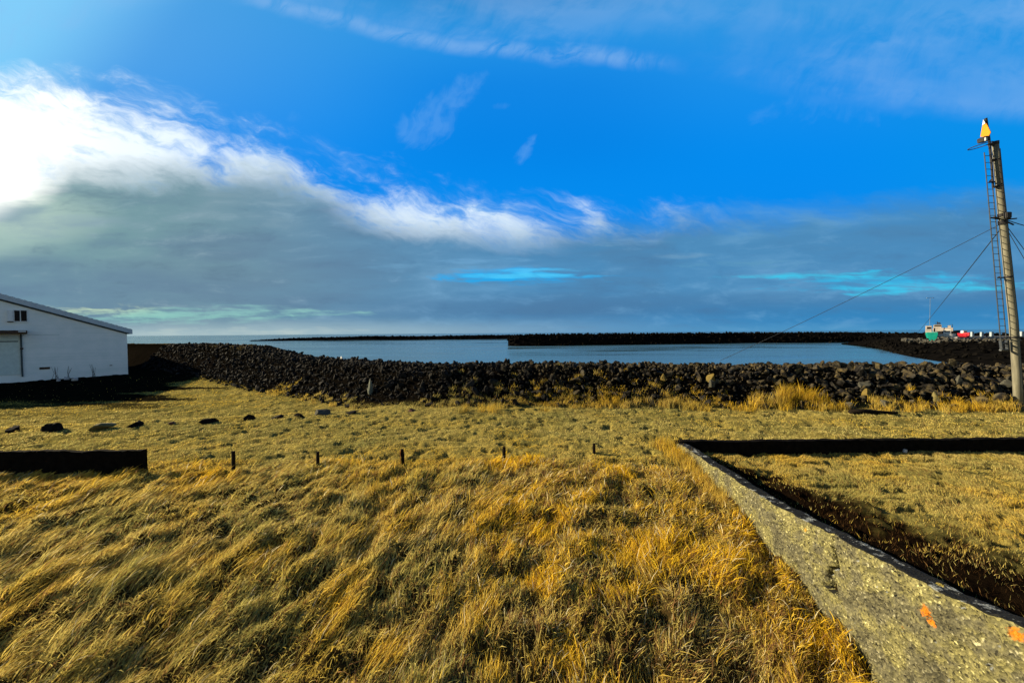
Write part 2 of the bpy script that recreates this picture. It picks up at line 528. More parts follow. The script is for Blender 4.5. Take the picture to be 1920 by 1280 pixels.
# ------------------------------------------------------------------ rocks
def rock_material():
    m, nt, b, _ = new_mat('basalt')
    n = noise_node(nt, 9, 6, .7)
    base = ramp(nt, n.outputs['Fac'], [(.3, (.004, .0037, .0033)), (.55, (.014, .0125, .011)), (.8, (.048, .042, .034))])
    big = noise_node(nt, 1.6, 2, .5)
    lich = noise_node(nt, 3.1, 5, .65, dist=.4)
    g = nt.nodes.new('ShaderNodeNewGeometry')
    sep = nt.nodes.new('ShaderNodeSeparateXYZ'); nt.links.new(g.outputs['Position'], sep.inputs[0])
    mr = nt.nodes.new('ShaderNodeMapRange'); mr.interpolation_type = 'SMOOTHSTEP'
    nt.links.new(sep.outputs[0], mr.inputs[0])
    mr.inputs[1].default_value = -7; mr.inputs[2].default_value = 9; mr.inputs[3].default_value = .03; mr.inputs[4].default_value = 1
    a = nt.nodes.new('ShaderNodeMath'); a.operation = 'MULTIPLY'
    lr = nt.nodes.new('ShaderNodeMapRange'); nt.links.new(lich.outputs['Fac'], lr.inputs[0])
    lr.inputs[1].default_value = .46; lr.inputs[2].default_value = .66
    nt.links.new(lr.outputs[0], a.inputs[0]); nt.links.new(mr.outputs[0], a.inputs[1])
    lc = ramp(nt, big.outputs['Fac'], [(.3, (.06, .056, .035)), (.5, (.12, .088, .034)), (.68, (.07, .066, .055)), (.85, (.15, .105, .03))])
    mx = nt.nodes.new('ShaderNodeMix'); mx.data_type = 'RGBA'
    nt.links.new(a.outputs[0], mx.inputs[0]); nt.links.new(base, mx.inputs[6]); nt.links.new(lc, mx.inputs[7])
    nt.links.new(mx.outputs[2], b.inputs['Base Color'])
    b.inputs['Roughness'].default_value = .85; b.inputs['Specular IOR Level'].default_value = .08
    bump(nt, b, n.outputs['Fac'], .6, .03)
    return m


M_ROCK = rock_material()


def ico(sub):
    bm = bmesh.new(); bmesh.ops.create_icosphere(bm, subdivisions=sub, radius=1)
    co = np.array([v.co[:] for v in bm.verts]); f = np.array([[v.index for v in p.verts] for p in bm.faces], np.int32)
    bm.free()
    return co, f


ICO2 = ico(2); ICO3 = ico(3)


def rock_shape(seed, sub=ICO3, cuts=11):
    r = np.random.default_rng(seed)
    co, f = sub
    co = co.copy()
    for _ in range(cuts):
        nrm = r.normal(size=3); nrm /= np.linalg.norm(nrm)
        off = r.uniform(.34, .78)
        d = co @ nrm - off
        co = co - np.maximum(d, 0)[:, None] * nrm
    co = co * np.array([1.3, .95, .70])[None] * r.uniform(.72, 1.25, 3)
    co = co + r.normal(0, .012, co.shape)
    return co, f


PROTO = [rock_shape(100 + k) for k in range(14)]
PROTO2 = [rock_shape(200 + k, ICO2) for k in range(24)]
PROTO_ME = [np_mesh('rock', c, f, False) for c, f in PROTO]
for me in PROTO_ME: me.materials.append(M_ROCK)


def rand_rot(r):
    q = r.normal(size=4); q /= np.linalg.norm(q)
    w, x, y, z = q
    return np.array([[1 - 2 * (y * y + z * z), 2 * (x * y - z * w), 2 * (x * z + y * w)],
                     [2 * (x * y + z * w), 1 - 2 * (x * x + z * z), 2 * (y * z - x * w)],
                     [2 * (x * z - y * w), 2 * (y * z + x * w), 1 - 2 * (x * x + y * y)]])


def merged_rocks(name, spots, mat, kind='stuff'):
    """spots: (x,y,z,r); many small rocks in one mesh"""
    cs = []; fs = []; off = 0
    for (x, y, z, r) in spots:
        c, f = PROTO2[rng.integers(len(PROTO2))]
        c = c @ rand_rot(rng).T * r + np.array([x, y, z])
        cs.append(c); fs.append(f + off); off += len(c)
    me = np_mesh(name, np.concatenate(cs), np.concatenate(fs), False)
    o = link_mesh(name, me, mat)
    if kind: tag(o, kind=kind)
    return o


def breakwater_rocks():
    spots = []
    step = .19
    smax = _cum[11] + 1.0
    for s in np.arange(_cum[1] + 1, smax, step):
        for d in np.arange(.05, 5.4, step):
            ss = s + rng.uniform(-.5, .5) * step; dd = d + rng.uniform(-.5, .5) * step
            i = min(max(np.searchsorted(_cum, ss) - 1, 0), len(_seg) - 1)
            b = BASE[i] + _seg[i] * (ss - _cum[i]) / _len[i]
            nrm = np.array([_seg[i][1], -_seg[i][0]]) / _len[i]
            x, y = b + nrm * dd
            right = float(sst(8, 17, x))
            r = .062 + .15 * rng.random() ** 3.5 + right * (.0 + .15 * rng.random() ** 5)
            if rng.random() < right * .12: continue
            if dd > 4.3 and rng.random() < .5: continue
            if dd < .5 and rng.random() < .5: continue
            if x < -24 and rng.random() < .35: continue
            spots.append([x, y, 0, r])
    S = np.array(spots)
    sd, ss = bw(S[:, 0], S[:, 1])
    S = S[(sd > -.1) & (sd < 5.6)]
    S[:, 2] = ground(S[:, 0], S[:, 1]) + S[:, 3] * .25
    return S


S = breakwater_rocks()
sdS, _ = bw(S[:, 0], S[:, 1])
vis = np.abs(S[:, 0] / S[:, 1]) < 1.37
score = np.where((sdS < 3.3) & vis, S[:, 3] / S[:, 1], 0)
order = np.argsort(-score)
solo = order[:285]
rest = order[285:]
GROUP_BW = 'rocks of the near breakwater'
for k in solo:
    x, y, z, r = S[k]
    o = bpy.data.objects.new('breakwater_rock', PROTO_ME[rng.integers(len(PROTO_ME))])
    COL.objects.link(o)
    o.location = (x, y, z); o.scale = (r * 1.15,) * 3
    o.rotation_euler = tuple(rng.uniform(0, 6.28, 3))
    tag(o, 'dark angular basalt rock heaped with many like it on the near breakwater beyond the lawn', 'rock', GROUP_BW)
merged_rocks('breakwater_rubble', S[rest], M_ROCK)


def lone_rock(name, px, py, wpx, hpx, label, seed, mat=None, D=None, sink=.12, group=None, up=0, thick=.8):
    q = P(px, py, D or 15)
    if D is None:
        # walk out along the sight line to the ground
        for dd in np.arange(9, 24, .03):
            q = P(px, py, dd)
            if q.z <= ground(np.array([q.x]), np.array([q.y]))[0]: break
    D = q.y
    u = (px - 960) / F
    w = wpx * D / F / math.sqrt(1 + u * u); h = hpx * D / F
    c, f = rock_shape(seed, ICO3, 13)
    c[:, 2] = np.where(c[:, 2] < -.15, -.15, c[:, 2])
    c = c / np.ptp(c, axis=0) * np.array([w, w * thick, h * (1 + sink)])
    c[:, 2] -= c[:, 2].min() + h * sink
    me = np_mesh(name, c, f, False)
    o = link_mesh(name, me, mat or M_BLACKSTONE)
    o.location = (q.x, q.y, q.z + up); o.rotation_euler = (0, 0, -math.atan(u))
    return tag(o, label, 'rock', group)


M_MOSS = simple('mossy_stone', (.06, .055, .02), (.17, .14, .05), 7, .95, bmp=.6, dist=.03)
M_RED = simple('rusty_stone', (.06, .025, .015), (.13, .05, .03), 9, .9, bmp=.5, dist=.02)
M_BLACKSTONE = simple('black_stone', (.003, .003, .003), (.012, .011, .010), 9, .95, bmp=.5, dist=.02, spec=.06)
M_PALE = simple('pale_slab', (.10, .11, .08), (.18, .19, .145), 5, .9, bmp=.3, dist=.02)
M_WHITE_STONE = simple('white_stone', (.5, .5, .47), (.7, .7, .66), 5, .9, bmp=.3, dist=.02)
M_LICHEN_ROCK = simple('lichen_rock', (.08, .058, .012), (.17, .12, .025), 8, .95, bmp=.5, dist=.02)
M_GREY_ROCK = simple('grey_boulder', (.035, .034, .027), (.085, .082, .062), 5, .9, bmp=.5, dist=.03, spec=.08)
GL = 'stones in a row along the lawn edge'
for a in [(27, 808, 30, 10, 'black flat-topped stone, leftmost of the row on the lawn edge', 1, None),
          (100, 807, 48, 15, 'black stone with a pointed hump, second from left in the lawn edge row', 2, None),
          (184, 804, 60, 12, 'broad low mossy olive stone in the lawn edge row', 5, M_MOSS),
          (257, 798, 35, 10, 'black blocky stone just right of the mossy olive one on the lawn edge', 4, None),
          (325, 794, 18, 4, 'tiny flat brownish stone barely showing on the lawn edge', 6, M_RED),
          (396, 790, 39, 8, 'long low black stone midway along the lawn edge row', 7, None),
          (465, 786, 24, 10, 'small black lumpy stone right of the long low one on the lawn edge', 8, None),
          (523, 784, 30, 7, 'low dark stone with a thin tail beside the small peaked one', 9, None),
          (562, 781, 20, 8, 'small peaked dark stone left of the grey humped boulder', 10, None),
          (603, 777, 33, 10, 'grey ribbed humped boulder near the right end of the lawn stones', 12, M_GREY_ROCK),
          (657, 775, 24, 5, 'low broken dark stone at the right end of the lawn row', 13, None)]:
    lone_rock('lawn_rock', a[0], a[1], a[2], a[3], a[4], a[5] + 40, a[6], group=GL)
lone_rock('lawn_rock', 772, 770, 18, 5, 'small reddish stone at the foot of the breakwater', 61, M_RED)


def on_bank(px, py):
    for dd in np.arange(10, 40, .03):
        q = P(px, py, dd)
        if q.z <= ground(np.array([q.x]), np.array([q.y]))[0]: return dd
    return 20


for nm, px, py, w, h, lab, sd_, mt in [
    ('slab_rock', 695, 732, 12, 22, 'pale greenish upright slab among dark rocks of the near breakwater', 71, M_PALE),
    ('crest_stone', 641, 674, 12, 7, 'small white stone on the crest of the near breakwater', 72, M_WHITE_STONE),
    ('lichen_rock', 1334, 712, 20, 13, 'rounded rock covered in ochre yellow lichen on the near breakwater', 73, M_LICHEN_ROCK),
    ('block_rock', 1336, 722, 13, 11, 'square pale grey stone just below the ochre lichen rock', 74, M_GREY_ROCK),
    ('lichen_rock', 1243, 710, 12, 10, 'small rock with yellow ochre lichen, in the middle of the breakwater face', 75, M_LICHEN_ROCK),
    ('boulder', 1618, 724, 27, 8, 'long flat olive grey boulder near the breakwater crest toward the beacon', 76, M_GREY_ROCK),
    ('boulder', 1660, 758, 27, 9, 'grey rectangular boulder low on the breakwater above a black log', 77, M_GREY_ROCK),
    ('boulder', 1596, 762, 23, 9, 'bluish grey rounded boulder at the breakwater foot by tall grass', 78, M_GREY_ROCK),
    ('boulder', 1798, 716, 22, 14, 'grey green pointed boulder high on the breakwater left of the beacon', 79, M_GREY_ROCK),
    ('boulder', 1885, 722, 36, 12, 'broad smooth olive boulder beside the beacon pole', 80, M_GREY_ROCK),
    ('boulder', 1755, 748, 18, 15, 'tilted olive brown block halfway up the breakwater left of the beacon', 81, M_MOSS),
    ('boulder', 1625, 738, 18, 10, 'small ochre brown boulder right below the long flat boulder', 82, M_LICHEN_ROCK)]:
    d = on_bank(px, py)
    lone_rock(nm, px, py, w, h, lab, sd_, mt, D=d - .22, sink=.3)

# black log at the foot of the breakwater
M_DARKWOOD = simple('dark_wood', (.005, .004, .003), (.018, .013, .009), 14, .95, bmp=.6, dist=.01, spec=.05)
a = P(1594, 776, 14.9); b_ = P(1682, 779, 14.9)
a.z = ground(np.array([a.x]), np.array([a.y]))[0] + .08; b_.z = ground(np.array([b_.x]), np.array([b_.y]))[0] + .05
lg = MB().tube([a, a.lerp(b_, .3) + Vector((0, .02, .03)), a.lerp(b_, .7) + Vector((0, -.02, .0)), b_], [.10, .11, .08, .045], 10)
tag(lg.build('driftwood_log', M_DARKWOOD, None, True), 'black driftwood log lying at the foot of the breakwater', 'log')

# ------------------------------------------------------------------ concrete walls
def concrete_material(name, lichen):
    m, nt, b, _ = new_mat(name)
    g = nt.nodes.new('ShaderNodeNewGeometry').outputs['Position']
    vor = nt.nodes.new('ShaderNodeTexVoronoi'); vor.inputs['Scale'].default_value = 46; nt.links.new(g, vor.inputs['Vector'])
    n = noise_node(nt, 3, 6, .65)
    fine = noise_node(nt, 60, 3, .6)
    peb = nt.nodes.new('ShaderNodeRGBToBW'); nt.links.new(vor.outputs['Color'], peb.inputs[0])
    pc = ramp(nt, peb.outputs[0], [(.10, (.025, .023, .016)), (.26, (.085, .08, .05)), (.62, (.135, .125, .075)), (.82, (.19, .175, .10)), (.95, (.42, .40, .28))])
    sc = ramp(nt, n.outputs['Fac'], [(.3, (.42, .42, .40)), (.45, (.85, .84, .76)), (.56, (1.15, 1.12, .70)), (.68, (1.5, 1.46, 1.05))])
    mul = nt.nodes.new('ShaderNodeMix'); mul.data_type = 'RGBA'; mul.blend_type = 'MULTIPLY'; mul.inputs[0].default_value = 1
    nt.links.new(pc, mul.inputs[6]); nt.links.new(sc, mul.inputs[7])
    cur = mul.outputs[2]
    # dark crust of moss and black lichen on the upward faces
    sep = nt.nodes.new('ShaderNodeSeparateXYZ'); nt.links.new(nt.nodes.new('ShaderNodeNewGeometry').outputs['True Normal'], sep.inputs[0])
    up = nt.nodes.new('ShaderNodeMapRange'); nt.links.new(sep.outputs[2], up.inputs[0])
    up.inputs[1].default_value = .72; up.inputs[2].default_value = .9
    crust = noise_node(nt, 5, 5, .7)
    cc = ramp(nt, crust.outputs['Fac'], [(.50, (.004, .004, .003)), (.565, (.009, .008, .006)), (.60, (.17, .18, .17)), (.8, (.32, .33, .31))])
    mx = nt.nodes.new('ShaderNodeMix'); mx.data_type = 'RGBA'
    nt.links.new(up.outputs[0], mx.inputs[0]); nt.links.new(cur, mx.inputs[6]); nt.links.new(cc, mx.inputs[7]); cur = mx.outputs[2]
    wob = noise_node(nt, 24, 6, .8)
    for (q, rad, c) in lichen:
        vd = nt.nodes.new('ShaderNodeVectorMath'); vd.operation = 'DISTANCE'
        nt.links.new(g, vd.inputs[0]); vd.inputs[1].default_value = q
        ad = nt.nodes.new('ShaderNodeMath'); ad.operation = 'MULTIPLY_ADD'
        nt.links.new(wob.outputs['Fac'], ad.inputs[0]); ad.inputs[1].default_value = rad * 3.4; nt.links.new(vd.outputs['Value'], ad.inputs[2])
        mr = nt.nodes.new('ShaderNodeMapRange'); nt.links.new(ad.outputs[0], mr.inputs[0])
        mr.inputs[1].default_value = rad * 2.65; mr.inputs[2].default_value = rad * 2.3
        mx = nt.nodes.new('ShaderNodeMix'); mx.data_type = 'RGBA'
        nt.links.new(mr.outputs[0], mx.inputs[0]); nt.links.new(cur, mx.inputs[6])
        nt.links.new(ramp(nt, wob.outputs['Fac'], [(.30, tuple(v * .8 + .05 for v in c)), (.45, c), (.56, tuple(v * .45 for v in c))]), mx.inputs[7]); cur = mx.outputs[2]
    nt.links.new(cur, b.inputs['Base Color'])
    b.inputs['Roughness'].default_value = .9; b.inputs['Specular IOR Level'].default_value = .2
    s = nt.nodes.new('ShaderNodeMath'); s.operation = 'ADD'
    nt.links.new(vor.outputs['Distance'], s.inputs[0]); nt.links.new(fine.outputs['Fac'], s.inputs[1])
    bump(nt, b, s.outputs[0], .8, .012)
    return m


def wall_face_point(px, py):
    """point on the meadow side of the near wall"""
    r = CAMROT.to_3x3() @ Vector(((px - 960) / F, -(py - 640) / F, -1))
    t = 4.34 / (r.x - .03 * r.y)
    return Vector((r.x * t, r.y * t, r.z * t + CAMZ))


TOPY = [2.4, 3.2, 3.76, 4.56, 6.41, 10.4]
TOPZ = [.86, .77, .67, .57, .37, .25]
ORANGE = (.50, .155, .005)
lich = []
for px, py, rad, c in [(1737, 1145, .070, ORANGE), (1748, 1166, .042, ORANGE), (1509, 992, .034, (.45, .25, .03)), (1694, 1176, .02, (.3, .15, .02)), (1905, 1188, .06, ORANGE)]:
    lich.append((wall_face_point(px, py), rad, c))
for yy, rad, c, dx in [(3.95, .04, (.4, .3, .05), .16)]:
    lich.append((Vector((wall_x(yy) + dx, yy, float(np.interp(yy, TOPY, TOPZ)))), rad, c))
M_WALL = concrete_material('aggregate_concrete', lich)
M_WALL2 = concrete_material('old_concrete', [])


def near_wall():
    y = np.arange(2.3, 10.42, .0135)
    topz = np.interp(y, TOPY, TOPZ) + (fbm(y * 2.2, y * 0, 121, 5, .6) - .5) * .075
    nh = 96
    th = .27
    cr_top = wall_face_point(1562, 1050); cr_bot = wall_face_point(1556, 1100)
    rows = []
    for k in range(nh + 1):
        t = k / nh
        z = -1.6 + (topz + 1.6) * (t ** .55)
        x = wall_x(y)
        d = (fbm(y * 26, z * 26, 123, 3) - .5) * .026 + (fbm(y * 5, z * 5, 125, 4) - .5) * .085
        pit = np.maximum(vn(y * 30, z * 30, 127) - .78, 0) * .16
        # the crack: a jagged groove
        tt = np.clip((z - cr_bot.z) / (cr_top.z - cr_bot.z), -.6, 1.25)
        yc = cr_bot.y + (cr_top.y - cr_bot.y) * tt + (fbm(z * 9, z * 0, 129, 3) - .5) * .16
        inr = ((z > cr_bot.z - .05) & (z < cr_top.z + .18))
        wdt = np.where(z < cr_bot.z + .12, .065, .026)
        gro = np.exp(-((y - yc) / wdt) ** 2) * inr * .17
        # a small round hole near the right edge
        hp = wall_face_point(1838, 1190)
        hole = np.exp(-(((y - hp.y) ** 2 + (z - hp.z) ** 2) / .0009)) * .05
        edge = sst(.92, 1, t) * .02 * (.5 + fbm(y * 5, y * 0 + 7, 131, 3))
        rows.append(np.stack([x + d + pit + gro + hole + edge, y, z], -1))
    # top and back
    for f, dz in [(.12, .004), (.3, 0), (.5, -.004), (.7, 0), (.9, .0), (1.0, -.02)]:
        zz = topz + dz + (fbm(y * 14, y * 0 + f * 9, 133, 2) - .5) * .02
        rows.append(np.stack([wall_x(y) + .03 + (th - .03) * f + (fbm(y * 4, y * 0, 135, 2) - .5) * .03, y, zz], -1))
    rows.append(np.stack([wall_x(y) + th + .01, y, np.full(len(y), -1.6)], -1))
    V = np.stack(rows); nr, nc = V.shape[:2]
    idx = np.arange(nr * nc).reshape(nr, nc)
    f = np.stack([idx[:-1, :-1], idx[1:, :-1], idx[1:, 1:], idx[:-1, 1:]], -1).reshape(-1, 4)
    me = np_mesh('concrete_wall', V.reshape(-1, 3), f, True)
    bm = bmesh.new(); bm.from_mesh(me)
    bm.verts.ensure_lookup_table()
    for c in (0, nc - 1):
        bm.faces.new([bm.verts[i] for i in idx[:, c]])
    bmesh.ops.recalc_face_normals(bm, faces=bm.faces[:]); bm.to_mesh(me); bm.free()
    o = link_mesh('concrete_wall', me, M_WALL)
    tag(o, 'weathered pebbly concrete wall with orange lichen and a crack, running from lower right to the corner', 'wall')


near_wall()


def rough_wall(name, x0, x1, y, th, zb, ztop, label, seed, slant=0):
    """straight weathered wall along x"""
    x = np.arange(x0, x1 + .001, .045)
    tz = ztop + (fbm(x * 2.2, x * 0, seed, 4) - .5) * .07
    yy = y + slant * (x - x0)
    rows = [np.stack([x, yy, np.full(len(x), zb)], -1)]
    for t in np.linspace(.15, 1, 14):
        rows.append(np.stack([x, yy + (fbm(x * 7, x * 0 + t * 5, seed + 1, 3) - .5) * .05 + .02 * t, zb + (tz - zb) * t], -1))
    for f in (.2, .5, .8, 1):
        rows.append(np.stack([x, yy + th * f, tz + (fbm(x * 5, x * 0 + f * 3, seed + 2, 2) - .5) * .03], -1))
    rows.append(np.stack([x, yy + th, np.full(len(x), zb)], -1))
    V = np.stack(rows); nr, nc = V.shape[:2]
    idx = np.arange(nr * nc).reshape(nr, nc)
    f = np.stack([idx[:-1, :-1], idx[:-1, 1:], idx[1:, 1:], idx[1:, :-1]], -1).reshape(-1, 4)
    me = np_mesh(name, V.reshape(-1, 3), f, True)
    bm = bmesh.new(); bm.from_mesh(me); bm.verts.ensure_lookup_table()
    for c in (0, nc - 1): bm.faces.new([bm.verts[i] for i in idx[:, c]])
    bmesh.ops.recalc_face_normals(bm, faces=bm.faces[:]); bm.to_mesh(me); bm.free()
    return tag(link_mesh(name, me, M_DARKCON), label, 'wall')


M_DARKCON = simple('dark_concrete', (.002, .0018, .0015), (.010, .008, .006), 6, 1, bmp=.6, dist=.03, spec=.03)  # near-black base colour, the same over both low walls
rough_wall('concrete_wall', 4.66, 26, 10.45, .2, -.6, .265, 'low black concrete wall along the far side of the walled grass plot', 141)
rough_wall('concrete_wall', -20, -9.22, 9.15, .13, -.6, .53, 'black broken concrete wall remnant in the long grass at the left edge', 151)
# pale chip on the far wall
M_CHIP = simple('pale_concrete', (.35, .36, .36), (.5, .5, .5), 12, .9, bmp=.4)
q = P(1697, 845, 10.42)
MB().box((q.x, q.y, q.z), (.10, .05, .10), Matrix.Rotation(.3, 3, 'Y'), .012).build('concrete_chip', M_CHIP)
tag(bpy.data.objects['concrete_chip'], 'small pale concrete chip at the foot of the low black wall', 'stone')

# ------------------------------------------------------------------ stakes
M_RUST = simple('rusty_iron', (.20, .06, .015), (.42, .14, .03), 18, .9, bmp=.4)


def stake(px, top, bot, w, label, rust=False, lean=0):
    for dd in np.arange(6, 14, .02):
        q = P(px, bot, dd)
        if q.z <= ground_base(np.array([q.x]), np.array([q.y]))[0] + .05: break
    D = q.y
    h = (bot - top) * D / F; ww = w * D / F / math.sqrt(1 + ((px - 960) / F) ** 2)
    e = empty('fence_stake', (q.x, q.y, q.z - .25), rng.uniform(-.4, .4))
    hh = h + .25
    mb = MB()
    pts = [(0, 0, 0), (lean * .3, 0, hh * .4), (lean * .7, .01, hh * .8), (lean, .01, hh)]
    mb.tube(pts, [ww * .52, ww * .5, ww * .5, ww * .44], 7)
    mb.build('post', M_DARKWOOD, e)
    if rust:
        MB().box((lean * .8 - ww * .55, 0, hh * .72), (.014, ww * .9, hh * .5)).build('rust_strip', M_RUST, e)
    nb = MB(); nb.box((lean - .0, 0, hh + .006), (ww * .8, ww * .8, .015), None, .004); nb.build('cap', M_DARKWOOD, e)
    tag(e, label, 'stake', 'stakes in a row across the grass')
    return e


stake(438, 846, 882, 8.5, 'tallest black wooden stake, nearest the black wall remnant')
stake(596, 847, 873, 7, 'black wooden stake second from the left in the row of stakes')
stake(756, 842, 873, 7, 'black stake with a rust orange side, in the middle of the row', True, -.02)
stake(945, 838, 858, 6.5, 'short black stake half hidden by golden grass, right of the rusty one')
stake(1114, 832, 846, 6, 'shortest black stake, farthest right, left of the wall corner')

# ------------------------------------------------------------------ white shed at left
M_WHITE = None


def shed_wall_mat():
    m, nt, b, _ = new_mat('white_painted_wall')
    n = noise_node(nt, 1.2, 5, .6, 'Object'); n2 = noise_node(nt, 7, 5, .7, 'Object')
    tc = nt.nodes.new('ShaderNodeTexCoord').outputs['Object']
    mp = nt.nodes.new('ShaderNodeMapping'); mp.inputs['Scale'].default_value = (.15, .15, 5.5); nt.links.new(tc, mp.inputs[0])
    st = nt.nodes.new('ShaderNodeTexNoise'); st.inputs['Scale'].default_value = 1; st.inputs['Detail'].default_value = 4; nt.links.new(mp.outputs[0], st.inputs['Vector'])
    c = ramp(nt, n.outputs['Fac'], [(.3, (.74, .79, .78)), (.7, (.87, .88, .87))])
    d = ramp(nt, st.outputs['Fac'], [(.33, (.93, .95, .95)), (.5, (1, 1, 1))])
    mx = nt.nodes.new('ShaderNodeMix'); mx.data_type = 'RGBA'; mx.blend_type = 'MULTIPLY'; mx.inputs[0].default_value = 1
    nt.links.new(c, mx.inputs[6]); nt.links.new(d, mx.inputs[7])
    nt.links.new(mx.outputs[2], b.inputs['Base Color']); b.inputs['Roughness'].default_value = .75
    bump(nt, b, n2.outputs['Fac'], .15, .01)
    return m


M_WHITE = shed_wall_mat()
M_SHEET = simple('corrugated_sheet', (.40, .47, .53), (.50, .56, .62), 3, .6, 0, bmp=.1)
M_FRAME = simple('white_frame', (.62, .64, .64), (.8, .8, .8), 8, .6, bmp=0)
M_GLASS = simple('dark_glass', (.004, .003, .004), (.012, .009, .01), 3, .3, bmp=0, spec=.08)
M_CANOPY = simple('rusted_canopy', (.03, .02, .015), (.10, .055, .035), 8, .9, bmp=.4)
M_DOOR = simple('pale_door', (.50, .58, .56), (.62, .70, .68), 4, .7, bmp=.1)
M_PIPE = simple('dark_pipe', (.03, .045, .05), (.07, .09, .10), 8, .7, bmp=.1)


def shed():
    # local frame: x runs along the gable from the near right corner towards the left, y away from us, z up
    corner = P(240, 690, 35.0)
    side = Vector((-.79, .62, 0)).normalized()
    along = Vector((-side.y, side.x, 0))          # (-.62,-.79)
    zb = -1.0
    e = empty('white_shed', (corner.x, corner.y, zb))
    M3 = Matrix((along, side, Vector((0, 0, 1)))).transposed()
    e.matrix_world = Matrix.Translation((corner.x, corner.y, zb)) @ M3.to_4x4()

    def t_of(px):       # distance along the gable seen at this pixel column
        r = (px - 960) / F
        return (r * corner.y - corner.x) / (along.x - r * along.y)

    def z_of(px, py):
        D = corner.y + along.y * t_of(px)
        return P(px, py, D).z - zb

    ez = z_of(240, 624); tl = t_of(0); zl = z_of(0, 560)
    sl = (zl - ez) / tl
    half = 10.2
    L = 15
    zr = ez + sl * half
    # walls
    mb = MB()
    mb.poly_prism([(0, 0, 0), (2 * half, 0, 0), (2 * half, 0, ez), (half, 0, zr), (0, 0, ez)], (0, L, 0))
    mb.build('wall', M_WHITE, e)
    # roof: two pitches with corrugated edge
    th = .46
    for sgn in (0, 1):
        bm = bmesh.new()
        nx = 160; ov = .35
        xs = np.linspace(-ov, half, nx + 1)
        vs = []
        for yy in (-.22, L + .3):
            top = []; bot = []
            for i, xx in enumerate(xs):
                zz = ez + sl * xx
                xx2 = xx if sgn == 0 else 2 * half - xx
                top.append(bm.verts.new((xx2, yy, zz + th + .018 * math.sin(xx * 21))))
                bot.append(bm.verts.new((xx2, yy, zz + .03)))
            vs.append((top, bot))
        for i in range(nx):
            (t0, b0), (t1, b1) = vs
            bm.faces.new((t0[i], t0[i + 1], t1[i + 1], t1[i])); bm.faces.new((b0[i + 1], b0[i], b1[i], b1[i + 1]))
            bm.faces.new((b0[i], b0[i + 1], t0[i + 1], t0[i])); bm.faces.new((t1[i], t1[i + 1], b1[i + 1], b1[i]))
        for i in (0, nx):
            (t0, b0), (t1, b1) = vs
            bm.faces.new((t0[i], b0[i], b1[i], t1[i]))
        bmesh.ops.recalc_face_normals(bm, faces=bm.faces[:])
        me = bpy.data.meshes.new('roof'); bm.to_mesh(me); bm.free()
        link_mesh('roof', me, M_SHEET, e)
        # dark batten under the verge
        bb = MB()
        pts = [(xx if sgn == 0 else 2 * half - xx, -.06, ez + sl * xx - .04) for xx in (-.1, half)]
        bb.tube(pts, .07, 6).build('verge_batten', M_PIPE, e)

    def rect(name, px0, py0, px1, py1, y, th, mat, par=e, bev=0):
        a, b = t_of(px1), t_of(px0); z0, z1 = z_of(px0, py1), z_of(px0, py0)
        return MB().box(((a + b) / 2, y, (z0 + z1) / 2), (b - a, th, z1 - z0), None, bev).build(name, mat, par)

    # window: white board, two dark panes in a white frame
    w = rect('window', 26.5, 580, 54, 604, -.035, .07, M_FRAME)
    rect('pane', 29, 582, 39, 602, -.078, .016, M_GLASS, w)
    rect('pane', 41.2, 582, 52, 602, -.078, .016, M_GLASS, w)
    s = rect('shutter', 16, 581.5, 26, 602, -.06, .12, M_FRAME)
    rect('sill', 15, 602.2, 27, 603.6, -.08, .16, M_PIPE, s)
    # canopy, door recess and downpipe
    rect('canopy', -60, 619.5, 52, 626, -.55, 1.1, M_CANOPY)
    d = rect('garage_door', -55, 630, 37.5, 707, -.02, .05, M_DOOR)
    rect('door_panel', -52, 640, 34, 642, -.05, .02, M_PIPE, d)
    rect('downpipe', 38, 626.4, 41.5, 706, -.06, .12, M_PIPE)
    rect('pipe_bracket', 37.4, 652, 43.5, 655, -.07, .16, M_CANOPY)
    rect('vent', 72, 688.5, 92, 692.5, -.02, .05, M_CANOPY)
    rect('vent', 204, 684.2, 209, 685.4, -.02, .05, M_CANOPY)
    rect('wall_seam', 52, 627, 112, 628.2, -.006, .012, M_DOOR)
    rect('lamp', 36, 620.5, 50, 622.5, -1.12, .1, M_FRAME)
    tag(e, 'white gabled shed with blue grey roof edge and two dark panes at the left edge', 'shed')
    return corner, along


shed_corner, shed_along = shed()
# bare weeds and litter in front of the shed
M_WEED = simple('dark_stalks', (.015, .013, .01), (.04, .03, .02), 5, .95, bmp=0)
for i, (px, py, h, n, lab) in enumerate([(105, 704, .85, 6, 'leafless dark weed stalks against the white shed, left clump'),
                                         (125, 701, .7, 5, 'thin leafless weed against the white shed, middle clump'),
                                         (176, 696, .75, 7, 'leafless dark weed near the right corner of the white shed')]):
    q = P(px, py, 31.0)
    g0 = ground(np.array([q.x]), np.array([q.y]))[0]
    mb = MB()
    h = max(h, q.z - g0 + h)
    for k in range(n):
        a = rng.uniform(-.25, .25); b2 = rng.uniform(-.2, .2); hh = h * rng.uniform(.6, 1)
        mb.tube([(rng.normal(0, .12), rng.normal(0, .1), -.05), (a * .5, b2 * .4, hh * .5), (a * 1.2, b2, hh)], [.012, .010, .006], 5)
    o = mb.build('weed', M_WEED)
    o.location = (q.x, q.y, g0)
    tag(o, lab, 'weed')
mb = MB()
M_LITTER = simple('pale_rubble', (.30, .28, .27), (.5, .48, .46), 5, .9, bmp=.4)
